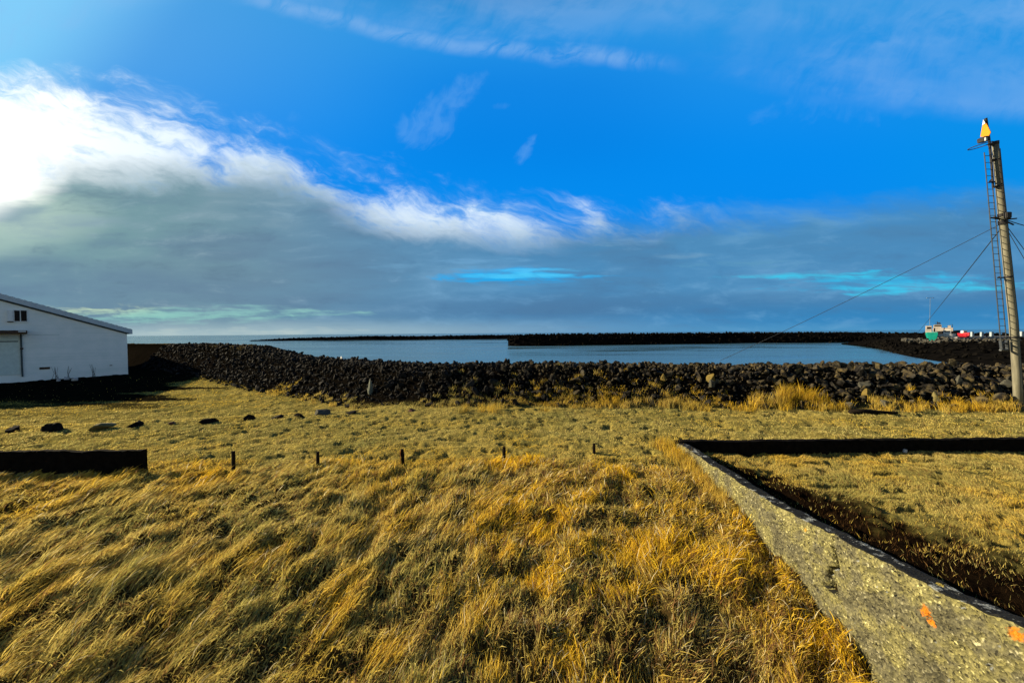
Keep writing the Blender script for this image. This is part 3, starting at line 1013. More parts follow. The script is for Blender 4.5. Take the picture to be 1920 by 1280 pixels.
for k, (px, py, w, lab) in enumerate([(110, 713, 9, 'small pale stone, leftmost of the litter below the shed'), (124, 710, 12, 'pale flat stone in the middle of the litter below the shed'),
                                      (138, 712, 14, 'largest pale stone of the litter in the shade below the shed')]):
    lone_rock('litter_stone', px, py, w, 4.5, lab, 300 + k, M_LITTER, D=27.5, sink=.3, group='pale litter stones below the shed')

# ------------------------------------------------------------------ water
def water():
    m, nt, b, _ = new_mat('sea_water')
    b.inputs['Base Color'].default_value = (.050, .120, .175, 1)
    b.inputs['Roughness'].default_value = .2; b.inputs['IOR'].default_value = 1.33
    b.inputs['Specular IOR Level'].default_value = .5
    g = nt.nodes.new('ShaderNodeNewGeometry').outputs['Position']
    mp = nt.nodes.new('ShaderNodeMapping'); mp.inputs['Scale'].default_value = (.35, .9, 1); nt.links.new(g, mp.inputs[0])
    n = nt.nodes.new('ShaderNodeTexNoise'); n.inputs['Scale'].default_value = .55; n.inputs['Detail'].default_value = 4; nt.links.new(mp.outputs[0], n.inputs['Vector'])
    bump(nt, b, n.outputs['Fac'], .3, .10)
    mp2 = nt.nodes.new('ShaderNodeMapping'); mp2.inputs['Scale'].default_value = (.012, .05, 1); nt.links.new(g, mp2.inputs[0])
    n2 = nt.nodes.new('ShaderNodeTexNoise'); n2.inputs['Scale'].default_value = 1.5; n2.inputs['Detail'].default_value = 5; nt.links.new(mp2.outputs[0], n2.inputs['Vector'])
    rr = nt.nodes.new('ShaderNodeMapRange'); nt.links.new(n2.outputs['Fac'], rr.inputs[0]); rr.inputs[1].default_value = .38; rr.inputs[2].default_value = .62; rr.inputs[3].default_value = .07; rr.inputs[4].default_value = .34
    nt.links.new(rr.outputs[0], b.inputs['Roughness'])
    bm = bmesh.new()
    rings = [0, 40, 120, 400, 1500, 6000, 40000]
    prev = None
    seg = 96
    for r in rings[1:]:
        ring = [bm.verts.new((r * math.sin(2 * math.pi * k / seg), r * math.cos(2 * math.pi * k / seg), SEA)) for k in range(seg)]
        if prev is None: bm.faces.new(ring)
        else:
            for k in range(seg): bm.faces.new((prev[k], prev[(k + 1) % seg], ring[(k + 1) % seg], ring[k]))
        prev = ring
    bmesh.ops.recalc_face_normals(bm, faces=bm.faces[:])
    me = bpy.data.meshes.new('sea'); bm.to_mesh(me); bm.free()
    for p in me.polygons:
        if p.normal.z < 0: p.flip()
    tag(link_mesh('sea', me, m), kind='structure')


water()

# ------------------------------------------------------------------ far moles
M_MOLE = simple('mole_basalt', (.002, .002, .002), (.008, .007, .006), .6, 1, bmp=.5, dist=.3, spec=0)
M_MOLE_TOP = simple('mole_rocks', (.010, .009, .008), (.05, .045, .036), .5, .9, bmp=.4, dist=.2)


def mole(name, path, label, seed, rock_r, n_rocks):
    """path: (x, y, top z, half width of crest, half width at water)"""
    P_ = np.array(path, float)
    s = np.concatenate([[0], np.cumsum(np.hypot(np.diff(P_[:, 0]), np.diff(P_[:, 1])))])
    ns = int(s[-1] / 1.2)
    si = np.linspace(0, s[-1], ns)
    C = np.stack([np.interp(si, s, P_[:, k]) for k in range(5)], -1)
    t = np.gradient(C[:, :2], axis=0); t /= np.linalg.norm(t, axis=1)[:, None]
    nrm = np.stack([-t[:, 1], t[:, 0]], -1)
    rows = []
    for w, kind in [(-1.25, 0), (-1, 1), (-.75, 2), (-.45, 2.6), (-.25, 3), (0, 3), (.25, 3), (.45, 2.6), (.75, 2), (1, 1), (1.25, 0)]:
        aw = abs(w)
        off = np.where(aw <= .25, C[:, 3] * aw / .25, C[:, 3] + (C[:, 4] - C[:, 3]) * (aw - .25) / .75) * np.sign(w)
        fz = 1 - max(0, (aw - .25) / .75)
        z = SEA - .2 + (C[:, 2] - SEA) * fz if aw <= 1 else np.full(ns, SEA - 2.0)
        j = (fbm(si * .35, si * 0 + w * 7, seed, 3) - .5)
        rows.append(np.stack([C[:, 0] + nrm[:, 0] * (off + j * 1.2), C[:, 1] + nrm[:, 1] * (off + j * 1.2), z + j * 1.3 * (aw <= .8)], -1))
    V = np.stack(rows); nr, nc = V.shape[:2]
    idx = np.arange(nr * nc).reshape(nr, nc)
    f = np.stack([idx[:-1, :-1], idx[:-1, 1:], idx[1:, 1:], idx[1:, :-1]], -1).reshape(-1, 4)
    # armour rocks of the same mass
    k = rng.integers(0, ns, n_rocks); w = rng.uniform(-1, 1, n_rocks)
    aw = np.abs(w)
    off = np.where(aw <= .25, C[k, 3] * aw / .25, C[k, 3] + (C[k, 4] - C[k, 3]) * (aw - .25) / .75) * np.sign(w)
    x = C[k, 0] + nrm[k, 0] * off; y = C[k, 1] + nrm[k, 1] * off
    z = SEA + (C[k, 2] - SEA) * (1 - np.maximum(0, (aw - .25) / .75))
    cs = [V.reshape(-1, 3)]; fs = [np.concatenate([f[:, [0, 1, 2]], f[:, [0, 2, 3]]])]; o = nr * nc
    for a in range(n_rocks):
        c, ff = PROTO2[rng.integers(len(PROTO2))]
        cs.append(c @ rand_rot(rng).T * rock_r * rng.uniform(.5, 1.2) + np.array([x[a], y[a], z[a]])); fs.append(ff + o); o += len(c)
    me = np_mesh(name, np.concatenate(cs), np.concatenate(fs), False)
    return tag(link_mesh(name, me, M_MOLE), label, 'breakwater')


mole('rock_mole', [(-2, 186, .6, 1, 3), (2, 186, 2.2, 2.5, 7), (12, 187, 2.5, 3, 9), (60, 192, 2.45, 3, 9), (130, 204, 2.35, 3, 9), (190, 204, 1.9, 3, 9), (225, 190, 1.2, 4, 12), (260, 170, .6, 6, 14)],
     'black rock mole with a blunt tip closing off the harbour water', 161, .8, 1500)
mole('rock_mole', [(-272, 385, -2.6, 1, 2), (-240, 388, -.5, 2, 5), (-200, 390, .5, 2.5, 7), (-140, 388, 1.2, 3, 8), (-90, 388, .8, 3, 8), (-60, 388, 1.3, 3, 8), (-20, 390, 1.4, 3, 8), (60, 392, 1.1, 3, 8), (200, 400, 1.3, 3, 8), (380, 400, 1.3, 3, 8)],
     'long thin black mole far out with a tapering left end', 171, .9, 1100)


# harbour bank on the right
def bank():
    shore = [(1648, 655), (1672, 661), (1700, 668), (1730, 673.5), (1765, 679), (1810, 685), (1870, 692), (1960, 700), (2150, 715)]
    pts = []
    for px, py in shore:
        d = (CAMZ - SEA) * F / (py - (632.5 - .0079 * px))
        pts.append((d * (px - 960) / F, d))
    pts = np.array(pts)
    n = 260
    tt = np.linspace(0, len(pts) - 1, n)
    sx = np.interp(tt, range(len(pts)), pts[:, 0]); sy = np.interp(tt, range(len(pts)), pts[:, 1])
    # back edge: runs behind along the harbour
    bx = np.interp(tt, [0, 2, len(pts) - 1], [150, 230, 420]); by = np.interp(tt, [0, 2, len(pts) - 1], [168, 210, 190])
    rows = []
    for f, z in [(-.12, SEA - 2), (0, SEA), (.06, SEA + .9), (.14, SEA + 1.7), (.24, SEA + 2.3), (.34, SEA + 2.9), (.45, 0), (.6, .0), (.8, .0), (1, .0), (1.1, SEA - 2)]:
        x = sx + (bx - sx) * f; y = sy + (by - sy) * f
        j = fbm(x * .3, y * .3, 181, 3) - .5
        # the tongue of land at its tip stays low
        zz = np.minimum(z, SEA + .5 + tt * 1.6) if z > SEA else np.full(n, z)
        rows.append(np.stack([x + j, y + j, zz + (j * .9 if 0 < f < .5 else 0)], -1))
    V = np.stack(rows); nr, nc = V.shape[:2]
    idx = np.arange(nr * nc).reshape(nr, nc)
    f = np.stack([idx[:-1, :-1], idx[:-1, 1:], idx[1:, 1:], idx[1:, :-1]], -1).reshape(-1, 4)[:, ::-1]
    me = np_mesh('harbour_bank', V.reshape(-1, 3), f, False)
    o = tag(link_mesh('harbour_bank', me, M_MOLE), kind='structure')
    # loose rocks over its upper edge
    sp = []
    for _ in range(650):
        k = rng.integers(0, n); w = rng.uniform(.0, .52)
        x = sx[k] + (bx[k] - sx[k]) * w; y = sy[k] + (by[k] - sy[k]) * w
        z = np.interp(w, [0, .06, .14, .24, .34, .45, 1], [SEA, SEA + .9, SEA + 1.7, SEA + 2.3, SEA + 2.9, 0, 0])
        z = min(z, SEA + .5 + tt[k] * 1.6)
        sp.append((x, y, z + .1, rng.uniform(.3, .8)))
    merged_rocks('bank_rubble', sp, M_MOLE)
    sp = []
    for _ in range(230):
        px = rng.uniform(1690, 1915); py = rng.normal(637.5, 1.6)
        if 1728 < px < 1765: py += 3.5
        d = rng.uniform(108, 124)
        q = P(px, py, d)
        sp.append((q.x, q.y, q.z - .1, rng.uniform(.35, .75)))
    merged_rocks('quay_rubble', sp, simple('grey_quay_rock', (.02, .018, .014), (.08, .075, .06), .8, .9, bmp=.4, dist=.1))


bank()

# ------------------------------------------------------------------ harbour things
M_TEAL = simple('teal_paint', (.0, .20, .15), (.005, .27, .21), 1.5, .5, bmp=.1)
M_BOATWHITE = simple('white_gelcoat', (.55, .54, .5), (.66, .64, .6), 1.5, .35, bmp=0)
M_REDHULL = simple('red_paint', (.28, .01, .02), (.42, .02, .03), 1.5, .45, bmp=0)
M_CREAM = simple('cream_paint', (.30, .26, .22), (.42, .37, .32), 1.2, .6, bmp=.05)
M_BLACK = simple('black_iron', (.008, .008, .01), (.025, .022, .022), 6, .7, bmp=.1)
M_QUAY = simple('quay_concrete', (.16, .16, .16), (.27, .26, .25), .8, .9, bmp=.2)
M_TUB = simple('pale_tub_plastic', (.22, .27, .30), (.34, .39, .42), 2, .6, bmp=.05)
GZ = 0.0


def hull(L, beam, depth, mat, parent, name='hull', flare=.75):
    bm = bmesh.new(); secs = []
    for i in range(13):
        t = i / 12
        w = beam / 2 * (1 - max(0, (t - .45) / .55) ** 2.2) * (.86 + .14 * min(1, t / .3))
        sheer = depth * (1 + .28 * max(0, t - .35) ** 1.5)
        x = -L / 2 + L * t
        sec = []
        for a, zz in [(-1, 1), (-.97, .72), (-flare, .32), (-.35, .08), (0, 0), (.35, .08), (flare, .32), (.97, .72), (1, 1)]:
            sec.append(bm.verts.new((x - (1 - zz) * .12 * L * max(0, t - .7), a * max(w, .02), zz * sheer)))
        secs.append(sec)
    for a, b in zip(secs, secs[1:]):
        for k in range(8): bm.faces.new((a[k], a[k + 1], b[k + 1], b[k]))
        bm.faces.new((a[8], a[0], b[0], b[8]))
    bm.faces.new(secs[0]); bm.faces.new(secs[-1][::-1])
    bmesh.ops.recalc_face_normals(bm, faces=bm.faces[:])
    me = bpy.data.meshes.new(name); bm.to_mesh(me); bm.free()
    return link_mesh(name, me, mat, parent)


# quay strip
q0 = P(1795, 632, 128); q1 = P(1990, 632, 128)
mbq = MB().box(((q0.x + q1.x) / 2, 131, GZ + .3), (q1.x - q0.x, 6, 1.1), None, .05)
tag(mbq.build('quay', M_QUAY), kind='structure')

# teal boat, stern toward us
D = 124
q = P(1746, 640, D)
e = empty('fishing_boat', (q.x, q.y, q.z), R(46))
hull(6.5, 2.7, 3.1, M_TEAL, e)
c = MB().box((-1.6, .75, 4.1), (1.8, 1.3, 2.3), None, .08).build('wheelhouse', M_CREAM, e)
MB().box((-2.51, .75, 4.5), (.03, .9, .6)).build('window', M_GLASS, c)
MB().tube([(-1, -.6, 3), (-1, -.6, 4.5)], .16, 8).build('funnel', M_BLACK, e)
MB().box((-.9, 0, 3.12), (4, 2.1, .12)).build('gunwale', M_BOATWHITE, e)
tag(e, 'teal green boat with a cream wheelhouse, left of the white boat on the harbour bank', 'boat')
# white boat
q = P(1775, 633.5, 122)
e = empty('white_boat', (q.x, q.y, q.z), R(-47))
hull(3.9, 1.6, 1.25, M_BOATWHITE, e)
c = MB().box((.1, 0, 1.95), (1.7, 1.1, 1.5), None, .1).build('cabin', M_BOATWHITE, e)
MB().box((.1, -.56, 2.2), (1.3, .03, .4)).build('window', M_GLASS, c)
MB().tube([(-.6, 0, 2.6), (-.6, 0, 3.6)], .04, 6).build('mast', M_BLACK, e)
MB().box((-.4, .0, -.1), (.4, .4, .5)).build('keel_block', M_BLACK, e)
tag(e, 'white motor boat with a cabin standing on the harbour bank', 'boat')
# red boat
q = P(1809, 632.5, 122)
e = empty('red_boat', (q.x, q.y, q.z), R(-108))
hull(3.6, 1.8, 1.45, M_REDHULL, e)
c = MB().box((-.4, 0, 1.8), (1.1, 1.0, .9), None, .08).build('cabin', M_BOATWHITE, e)
MB().box((.17, 0, 1.95), (.03, .8, .3)).build('window', M_GLASS, c)
MB().tube([(-.9, .3, 1.3), (-.9, .3, 2.6)], .05, 6).build('mast', M_BLACK, e)
MB().box((1.62, 0, 1.15), (.14, .16, .8)).build('stem_stripe', M_BOATWHITE, e)
tag(e, 'small red boat with a white cabin right of the white boat', 'boat')
# trawler behind
q = P(1766, 628, 150)
e = empty('trawler', (q.x, q.y, q.z - .6), R(-48))
hull(9.5, 3, 2.2, M_BLACK, e)
MB().box((.2, 0, 2.8), (5.4, 2.4, 1.4), None, .08).build('deck_house', M_CREAM, e)
w = MB().box((-1.2, 0, 4.1), (2.2, 2.0, 1.3), None, .08).build('wheelhouse', M_CREAM, e)
MB().box((-1.2, -1.02, 4.35), (1.8, .04, .45)).build('window', M_GLASS, w)
MB().box((-1.1, 0, 4.88), (1.7, 1.7, .3), None, .05).build('wheelhouse_roof', M_BLACK, w)
MB().tube([(-1.3, 0, 4.8), (-1.3, 0, 6.2)], .09, 6).tube([(-1.9, 0, 5.7), (-.5, 0, 5.7)], .07, 6).box((-.8, 0, 5.4), (.8, .5, .45)).build('radar_mast', M_BLACK, e)
MB().box((1.9, 0, 3.9), (.9, 1.3, 1.1), None, .06).build('funnel', M_CREAM, e)
MB().tube([(2.7, 0, 3.4), (2.7, 0, 4.9)], .07, 6).tube([(2.7, 0, 4.9), (1.8, 0, 4.6)], .05, 6).build('derrick', M_BLACK, e)
tag(e, 'cream and black trawler with radar mast moored behind the white boat', 'boat')


def tub(px, py, w, h, label):
    q = P(px, py, 129)
    e = empty('fish_tub', (q.x, q.y, GZ + .85), rng.uniform(-.1, .1))
    W = w * 129 / F * .66; H = h * 129 / F
    MB().box((0, 0, H / 2 + .08), (W, W * .8, H), None, .06).build('body', M_TUB, e)
    MB().box((0, 0, H + .14), (W * 1.04, W * .84, .10), None, .03).build('lid', M_TUB, e)
    for s in (-1, 1): MB().box((s * W * .3, 0, .04), (W * .2, W * .7, .08)).build('foot', M_TUB, e)
    tag(e, label, 'tub', 'pale tubs on the quay')


tub(1823, 624, 6, 8, 'pale tub on the quay just right of the red boat')
tub(1841, 624, 6, 7.5, 'pale tub on the quay, next left of the dark bollard')
tub(1859.5, 624, 7, 7.5, 'pale tub on the quay between the dark bollard and the ladder')
tub(1916, 623, 12, 8, 'wide pale tub on the quay right of the beacon pole')
q = P(1850.5, 624, 128.6)
e = empty('bollard', (q.x, q.y, GZ + .85))
MB().tube([(0, 0, 0), (0, 0, 1.1)], .22, 10).build('shaft', M_BLACK, e)
MB().tube([(0, 0, 1.1), (0, 0, 1.35)], [.32, .26], 10).build('cap', M_BLACK, e)
tag(e, 'dark bollard standing on the quay between two pale tubs', 'bollard')
# far lamp mast
q = P(1743, 622, 150)
e = empty('lamp_mast', (q.x, q.y, GZ))
M_GALV = simple('galvanised_steel', (.10, .15, .19), (.17, .22, .27), 3, .5, .3, bmp=.05)
MB().tube([(0, 0, 0), (0, 0, 16.3)], [.09, .05], 8).build('pole', M_GALV, e)
MB().tube([(-1.2, 0, 16.3), (1.2, 0, 16.3)], .05, 6).build('arm', M_GALV, e)
for s in (-1, 1): MB().box((s * 1.15, 0, 16.25), (.6, .3, .15)).build('lamp', M_GALV, e)
tag(e, 'tall thin grey lamp mast far behind the boats', 'lamp post')

# ------------------------------------------------------------------ beacon pole on the right
def pole_mat():
    m, nt, b, _ = new_mat('pole_concrete')
    tc = nt.nodes.new('ShaderNodeTexCoord').outputs['Object']
    mp = nt.nodes.new('ShaderNodeMapping'); mp.inputs['Scale'].default_value = (7, 7, .55); nt.links.new(tc, mp.inputs[0])
    n = nt.nodes.new('ShaderNodeTexNoise'); n.inputs['Scale'].default_value = 1.6; n.inputs['Detail'].default_value = 6; n.inputs['Roughness'].default_value = .65
    nt.links.new(mp.outputs[0], n.inputs['Vector'])
    c = ramp(nt, n.outputs['Fac'], [(.28, (.07, .062, .045)), (.48, (.15, .14, .095)), (.62, (.20, .185, .13)), (.8, (.27, .26, .19))])
    nt.links.new(c, b.inputs['Base Color']); b.inputs['Roughness'].default_value = .85
    bump(nt, b, n.outputs['Fac'], .4, .01)
    return m


def beacon():
    D = 15.5
    base = P(1912, 768, D); base.z = float(ground(np.array([base.x]), np.array([base.y]))[0])
    e = empty('beacon_pole', base)
    L = lambda px, py, dy=0: P(px, py, D + dy) - base
    M_POLE = pole_mat()
    M_LAD = simple('ladder_steel', (.045, .05, .055), (.09, .10, .11), 6, .5, .4, bmp=.05)
    M_ORANGE = simple('orange_daymark', (.66, .21, .005), (.74, .26, .008), 4, .55, bmp=0)
    M_PLASTIC = simple('white_lens', (.7, .7, .66), (.8, .8, .76), 4, .4, bmp=0)
    axis = lambda py: Vector(L(float(np.interp(py, [268, 350, 440, 500, 600, 700, 770], [1866, 1873.5, 1882.8, 1889, 1899.5, 1906.5, 1911.5])), py))
    pts = [axis(y) for y in (790, 700, 600, 500, 400, 330, 268)]
    K = .62          # seen well off axis
    rr = [K * x * D / F / 2 for x in (20, 18.6, 17.6, 16.8, 15.8, 15, 14.2)]
    MB().tube(pts, rr, 20).build('pole', M_POLE, e, True)
    # cap and clamps
    def band(py, h, k=1.12, name='clamp', x=0):
        a = axis(py); i = K * np.interp(py, [268, 760], [7.1, 9.6]) * D / F
        up = (axis(py - 10) - axis(py)).normalized()
        return MB().tube([a - up * h / 2, a + up * h / 2], i * k, 20).build(name, M_BLACK, e)
    band(268.5, .13, 1.10, 'cap')
    for y_ in (300, 349, 519, 632): band(y_, .07)
    band(403, .12, 1.2); band(417, .18, 1.25)
    # conduit on the right side, step irons on the left
    MB().tube([axis(y) + Vector((K * .8 * np.interp(y, [268, 760], [7.3, 9.6]) * D / F, -K * .6 * np.interp(y, [268, 760], [7.3, 9.6]) * D / F, 0)) for y in (765, 600, 425, 345, 280)], .022, 8).build('conduit', M_BLACK, e)
    MB().tube([axis(y) + Vector((-.05 + .03 * math.sin(y), -.13, 0)) for y in (402, 390, 375, 365, 352, 330, 300)], .018, 6).build('cable', M_BLACK, e)
    # ladder, hung off the left side
    lad = empty('ladder', (0, 0, 0)); lad.parent = e
    def rail(px_t, px_b, dy):
        return [L(px_b + (px_t - px_b) * (655 - y) / (655 - 286), y, dy) for y in (655, 560, 470, 380, 286)]
    ra, rb = rail(1845.5, 1877.5, -.06), rail(1855.5, 1888.5, .06)
    MB().tube(ra, .017, 6).build('rail', M_LAD, lad); MB().tube(rb, .017, 6).build('rail', M_LAD, lad)
    for k in range(30):
        t = (k + .5) / 30
        f = lambda r: r[int(min(t * 4, 3.999))].lerp(r[int(min(t * 4, 3.999)) + 1], t * 4 - int(min(t * 4, 3.999)))
        MB().tube([f(ra), f(rb)], .012, 6).build('rung', M_LAD, lad)
    fr = MB()
    fr.tube([ra[0] + Vector((-.01, -.02, 0)), ra[0].lerp(ra[1], .17)], .05, 6).tube([rb[0] + Vector((.01, 0, 0)), rb[0].lerp(rb[1], .17)], .05, 6)
    fr.tube([ra[0] + Vector((-.04, 0, -.02)), rb[0] + Vector((.04, 0, -.02))], .045, 6).tube([ra[0].lerp(ra[1], .12), rb[0].lerp(rb[1], .12)], .04, 6)
    fr.build('foot_frame', M_LAD, lad)
    for y_ in (340, 520, 632):
        t = (655 - y_) / (655 - 286)
        a = L(1884 + (1851 - 1884) * t, y_, 0)
        MB().tube([a + Vector((-.12, -.12, 0)), a + Vector((.13, .12, 0)), axis(y_)], .03, 6).build('bracket', M_BLACK, e)
    # dark mast carrying the daymark
    MB().tube([L(1862, 351), L(1858.5, 300), L(1854.5, 262), L(1848.3, 222)], [.035, .035, .04, .045], 8).build('mast', M_BLACK, e)
    MB().tube([L(1862, 351), axis(349)], .05, 6).tube([L(1857.5, 300), axis(300)], .04, 6).tube([L(1855, 271), axis(270)], .07, 6).build('mast_bracket', M_BLACK, e)
    tri = [L(1843.6, 225.2, .0), L(1838, 257, .2), L(1853.2, 256, -.2), L(1857.2, 248, -.3), L(1850.5, 234, -.16)]
    dm = MB().poly_prism([Vector(p) for p in tri], (.03, .0, 0)).build('daymark', M_ORANGE, e)
    tip = [L(1843.6, 224.6, -.012), L(1841.9, 235, .02), L(1847.2, 231.5, -.11)]
    MB().poly_prism([Vector(p) for p in tip], (.02, .0, 0)).build('white_tip', M_PLASTIC, dm)
    bx = MB().box(L(1844.5, 262.0, -.1), (.26, .26, .19), Matrix.Rotation(-.15, 3, 'Y'), .02).build('lamp_box', M_BLACK, e)
    MB().box(L(1848.6, 261.0, -.285), (.07, .03, .12)).build('lens', M_PLASTIC, bx)
    # hoop
    c = L(1838, 273.5, -.1)
    hoop = MB()
    ring = [c + Vector((.30 * math.cos(a), .34 * math.sin(a), .05 * math.cos(a))) for a in np.linspace(0, 2 * math.pi, 26)]
    hoop.tube(ring, .016, 6, False); hoop.tube([c + Vector((.30, 0, .05)), L(1856, 271)], .02, 6)
    hoop.build('guard_hoop', M_BLACK, e)
    # ironwork where the wires meet
    iw = MB()
    a = axis(412)
    for v, ln in [((-1, -.3, .12), .62), ((-.8, .2, .25), .42), ((.9, -.4, .0), .40), ((-.6, -.5, -.35), .35), ((.5, -.3, -.5), .4), ((-.3, -.4, .8), .35)]:
        v = Vector(v).normalized(); iw.tube([a, a + v * ln], .028, 6)
    iw.box(a + Vector((-.06, -.2, .12)), (.22, .12, .26), None, .02).build('wire_yoke', M_BLACK, e)
    tag(e, 'tall leaning concrete beacon pole with a ladder and an orange daymark on top', 'beacon')
    # guy wires: things of their own
    M_WIRE = simple('steel_wire', (.03, .035, .04), (.06, .065, .07), 5, .5, .3, bmp=0)
    A = base + axis(418)

    def wire(pts, r, label, sag=.0):
        a, b = pts
        ps = [a.lerp(b, t) + Vector((0, 0, -sag * 4 * t * (1 - t))) for t in np.linspace(0, 1, 14)]
        tag(MB().tube(ps, r, 6).build('guy_wire', M_WIRE), label, 'wire', 'wires of the beacon pole')

    wire((A, P(1350, 676, 19.6)), .011, 'long steel guy wire from the beacon pole to the crest of the near breakwater', .10)
    wire((A + Vector((0, .05, -.2)), P(1722, 622, 60)), .02, 'steel guy wire dropping steeply from the beacon pole towards the boats', .1)
    wire((A + Vector((.1, -.05, .1)), P(2050, 440, 14)), .016, 'dark cable leaving the beacon pole almost level to the right', .15)
    wire((A + Vector((.1, .0, -.05)), P(2020, 600, 15.2)), .011, 'upper of two steep guy wires running down right of the beacon pole', .02)
    wire((A + Vector((.1, .0, -.15)), P(1995, 610, 15.8)), .011, 'lower of two steep guy wires running down right of the beacon pole', .02)


beacon()

# ------------------------------------------------------------------ light
SUN_AZ, SUN_EL = -75.0, 23.0     # degrees left of the view, above the horizon
sl = bpy.data.lights.new('sun', 'SUN'); sl.energy = 5.0; sl.angle = R(.6); sl.color = (1, .84, .56)
so = bpy.data.objects.new('sun', sl); COL.objects.link(so)
sdir = Vector((math.sin(R(SUN_AZ)) * math.cos(R(SUN_EL)), math.cos(R(SUN_AZ)) * math.cos(R(SUN_EL)), math.sin(R(SUN_EL))))
so.rotation_euler = (-sdir).to_track_quat('-Z', 'Y').to_euler()

# ------------------------------------------------------------------ sky
world = bpy.data.worlds.new('World'); scene.world = world; world.use_nodes = True
world.cycles.sampling_method = 'MANUAL'; world.cycles.sample_map_resolution = 256
WT = world.node_tree; WT.nodes.clear()


class E:
    def __init__(s, sock): s.s = sock
    def _m(s, op, o=None, o2=None):
        n = WT.nodes.new('ShaderNodeMath'); n.operation = op
        for i, v in enumerate((s, o, o2)):
            if v is None: continue
            if isinstance(v, E): WT.links.new(v.s, n.inputs[i])
            else: n.inputs[i].default_value = v
        return E(n.outputs[0])
    def __add__(s, o): return s._m('ADD', o)
    __radd__ = __add__
    def __sub__(s, o): return s._m('SUBTRACT', o)
    def __rsub__(s, o): return (s * -1) + o
    def __mul__(s, o): return s._m('MULTIPLY', o)
    __rmul__ = __mul__
    def __truediv__(s, o): return s._m('DIVIDE', o)
    def max(s, o): return s._m('MAXIMUM', o)
    def min(s, o): return s._m('MINIMUM', o)
    def pow(s, o): return s._m('POWER', o)
    def abs(s): return s._m('ABSOLUTE')


def SS(x, a, b):
    n = WT.nodes.new('ShaderNodeMapRange'); n.interpolation_type = 'SMOOTHSTEP'
    inv = a > b
    WT.links.new(x.s, n.inputs[0]); n.inputs[1].default_value = min(a, b); n.inputs[2].default_value = max(a, b)
    n.inputs[3].default_value = 1 if inv else 0; n.inputs[4].default_value = 0 if inv else 1
    return E(n.outputs[0])


def XYZ(x, y, z=0):
    n = WT.nodes.new('ShaderNodeCombineXYZ')
    for i, v in enumerate((x, y, z)):
        if isinstance(v, E): WT.links.new(v.s, n.inputs[i])
        else: n.inputs[i].default_value = v
    return n.outputs[0]


def NZ(vec, detail=5, rough=.55, dist=0.0):
    n = WT.nodes.new('ShaderNodeTexNoise'); n.inputs['Scale'].default_value = 1
    n.inputs['Detail'].default_value = detail; n.inputs['Roughness'].default_value = rough; n.inputs['Distortion'].default_value = dist
    WT.links.new(vec, n.inputs['Vector'])
    return E(n.outputs['Fac'])


def CURVE(x, pts, x0, x1, v0, v1):
    n = WT.nodes.new('ShaderNodeValToRGB'); el = n.color_ramp.elements
    while len(el) < len(pts): el.new(.5)
    for e_, (p, v) in zip(el, pts):
        e_.position = (p - x0) / (x1 - x0); g = (v - v0) / (v1 - v0); e_.color = (g, g, g, 1)
    n.color_ramp.interpolation = 'B_SPLINE'
    WT.links.new(((x - x0) / (x1 - x0)).s, n.inputs[0])
    return E(n.outputs[0]) * (v1 - v0) + v0


def MIX(a, b, f):
    n = WT.nodes.new('ShaderNodeMix'); n.data_type = 'RGBA'
    if isinstance(f, E): WT.links.new(f.s, n.inputs[0])
    else: n.inputs[0].default_value = f
    for i, v in ((6, a), (7, b)):
        if isinstance(v, tuple): n.inputs[i].default_value = (*v, 1)
        else: WT.links.new(v, n.inputs[i])
    return n.outputs[2]


tc = WT.nodes.new('ShaderNodeTexCoord')
sp = WT.nodes.new('ShaderNodeSeparateXYZ'); WT.links.new(tc.outputs['Generated'], sp.inputs[0])
dx, dy, dz = E(sp.outputs[0]), E(sp.outputs[1]), E(sp.outputs[2])
yy = dy.max(.12)
X = (dx / yy).max(-3).min(3) * F + 960          # bearing and height of a sky direction, in units of the survey
Y = (dz / yy).max(-1).min(3) * -F + 624
front = SS(dy, .10, .34)

nis = WT.nodes.new('ShaderNodeTexSky'); nis.sky_type = 'NISHITA'; nis.sun_disc = False
nis.sun_elevation = R(SUN_EL); nis.sun_rotation = R(SUN_AZ)
nis.dust_density = .4; nis.ozone_density = 4
tint = WT.nodes.new('ShaderNodeMix'); tint.data_type = 'RGBA'; tint.blend_type = 'MULTIPLY'; tint.inputs[0].default_value = 1
WT.links.new(nis.outputs[0], tint.inputs[6]); tint.inputs[7].default_value = (.012, .035, .055, 1)

# clear blue
clear = MIX((.0, .285, .95), (.04, .36, .80), SS(Y, 330, -120))
clear = MIX(clear, (.14, .46, .90), SS(X, 900, -100) * SS(Y, 420, 60) * .85)
clear = MIX(clear, (.0, .33, .86), SS(X, 1500, 2000) * .6)
clear = MIX(clear, (.0, .225, .83), SS((X - 1000).abs(), 420, 60) * SS((Y - 220).abs(), 160, 40) * .5)
clear = MIX(clear, tint.outputs[2], .12)

warp = NZ(XYZ(X / 260, Y / 200, 3.1), 3) - .5
warp2 = NZ(XYZ(X / 90, Y / 70, 8.7), 3) - .5
clear = MIX(clear, (.25, .68, 1.0), SS(X + Y * .9, 420, 60) * .8)
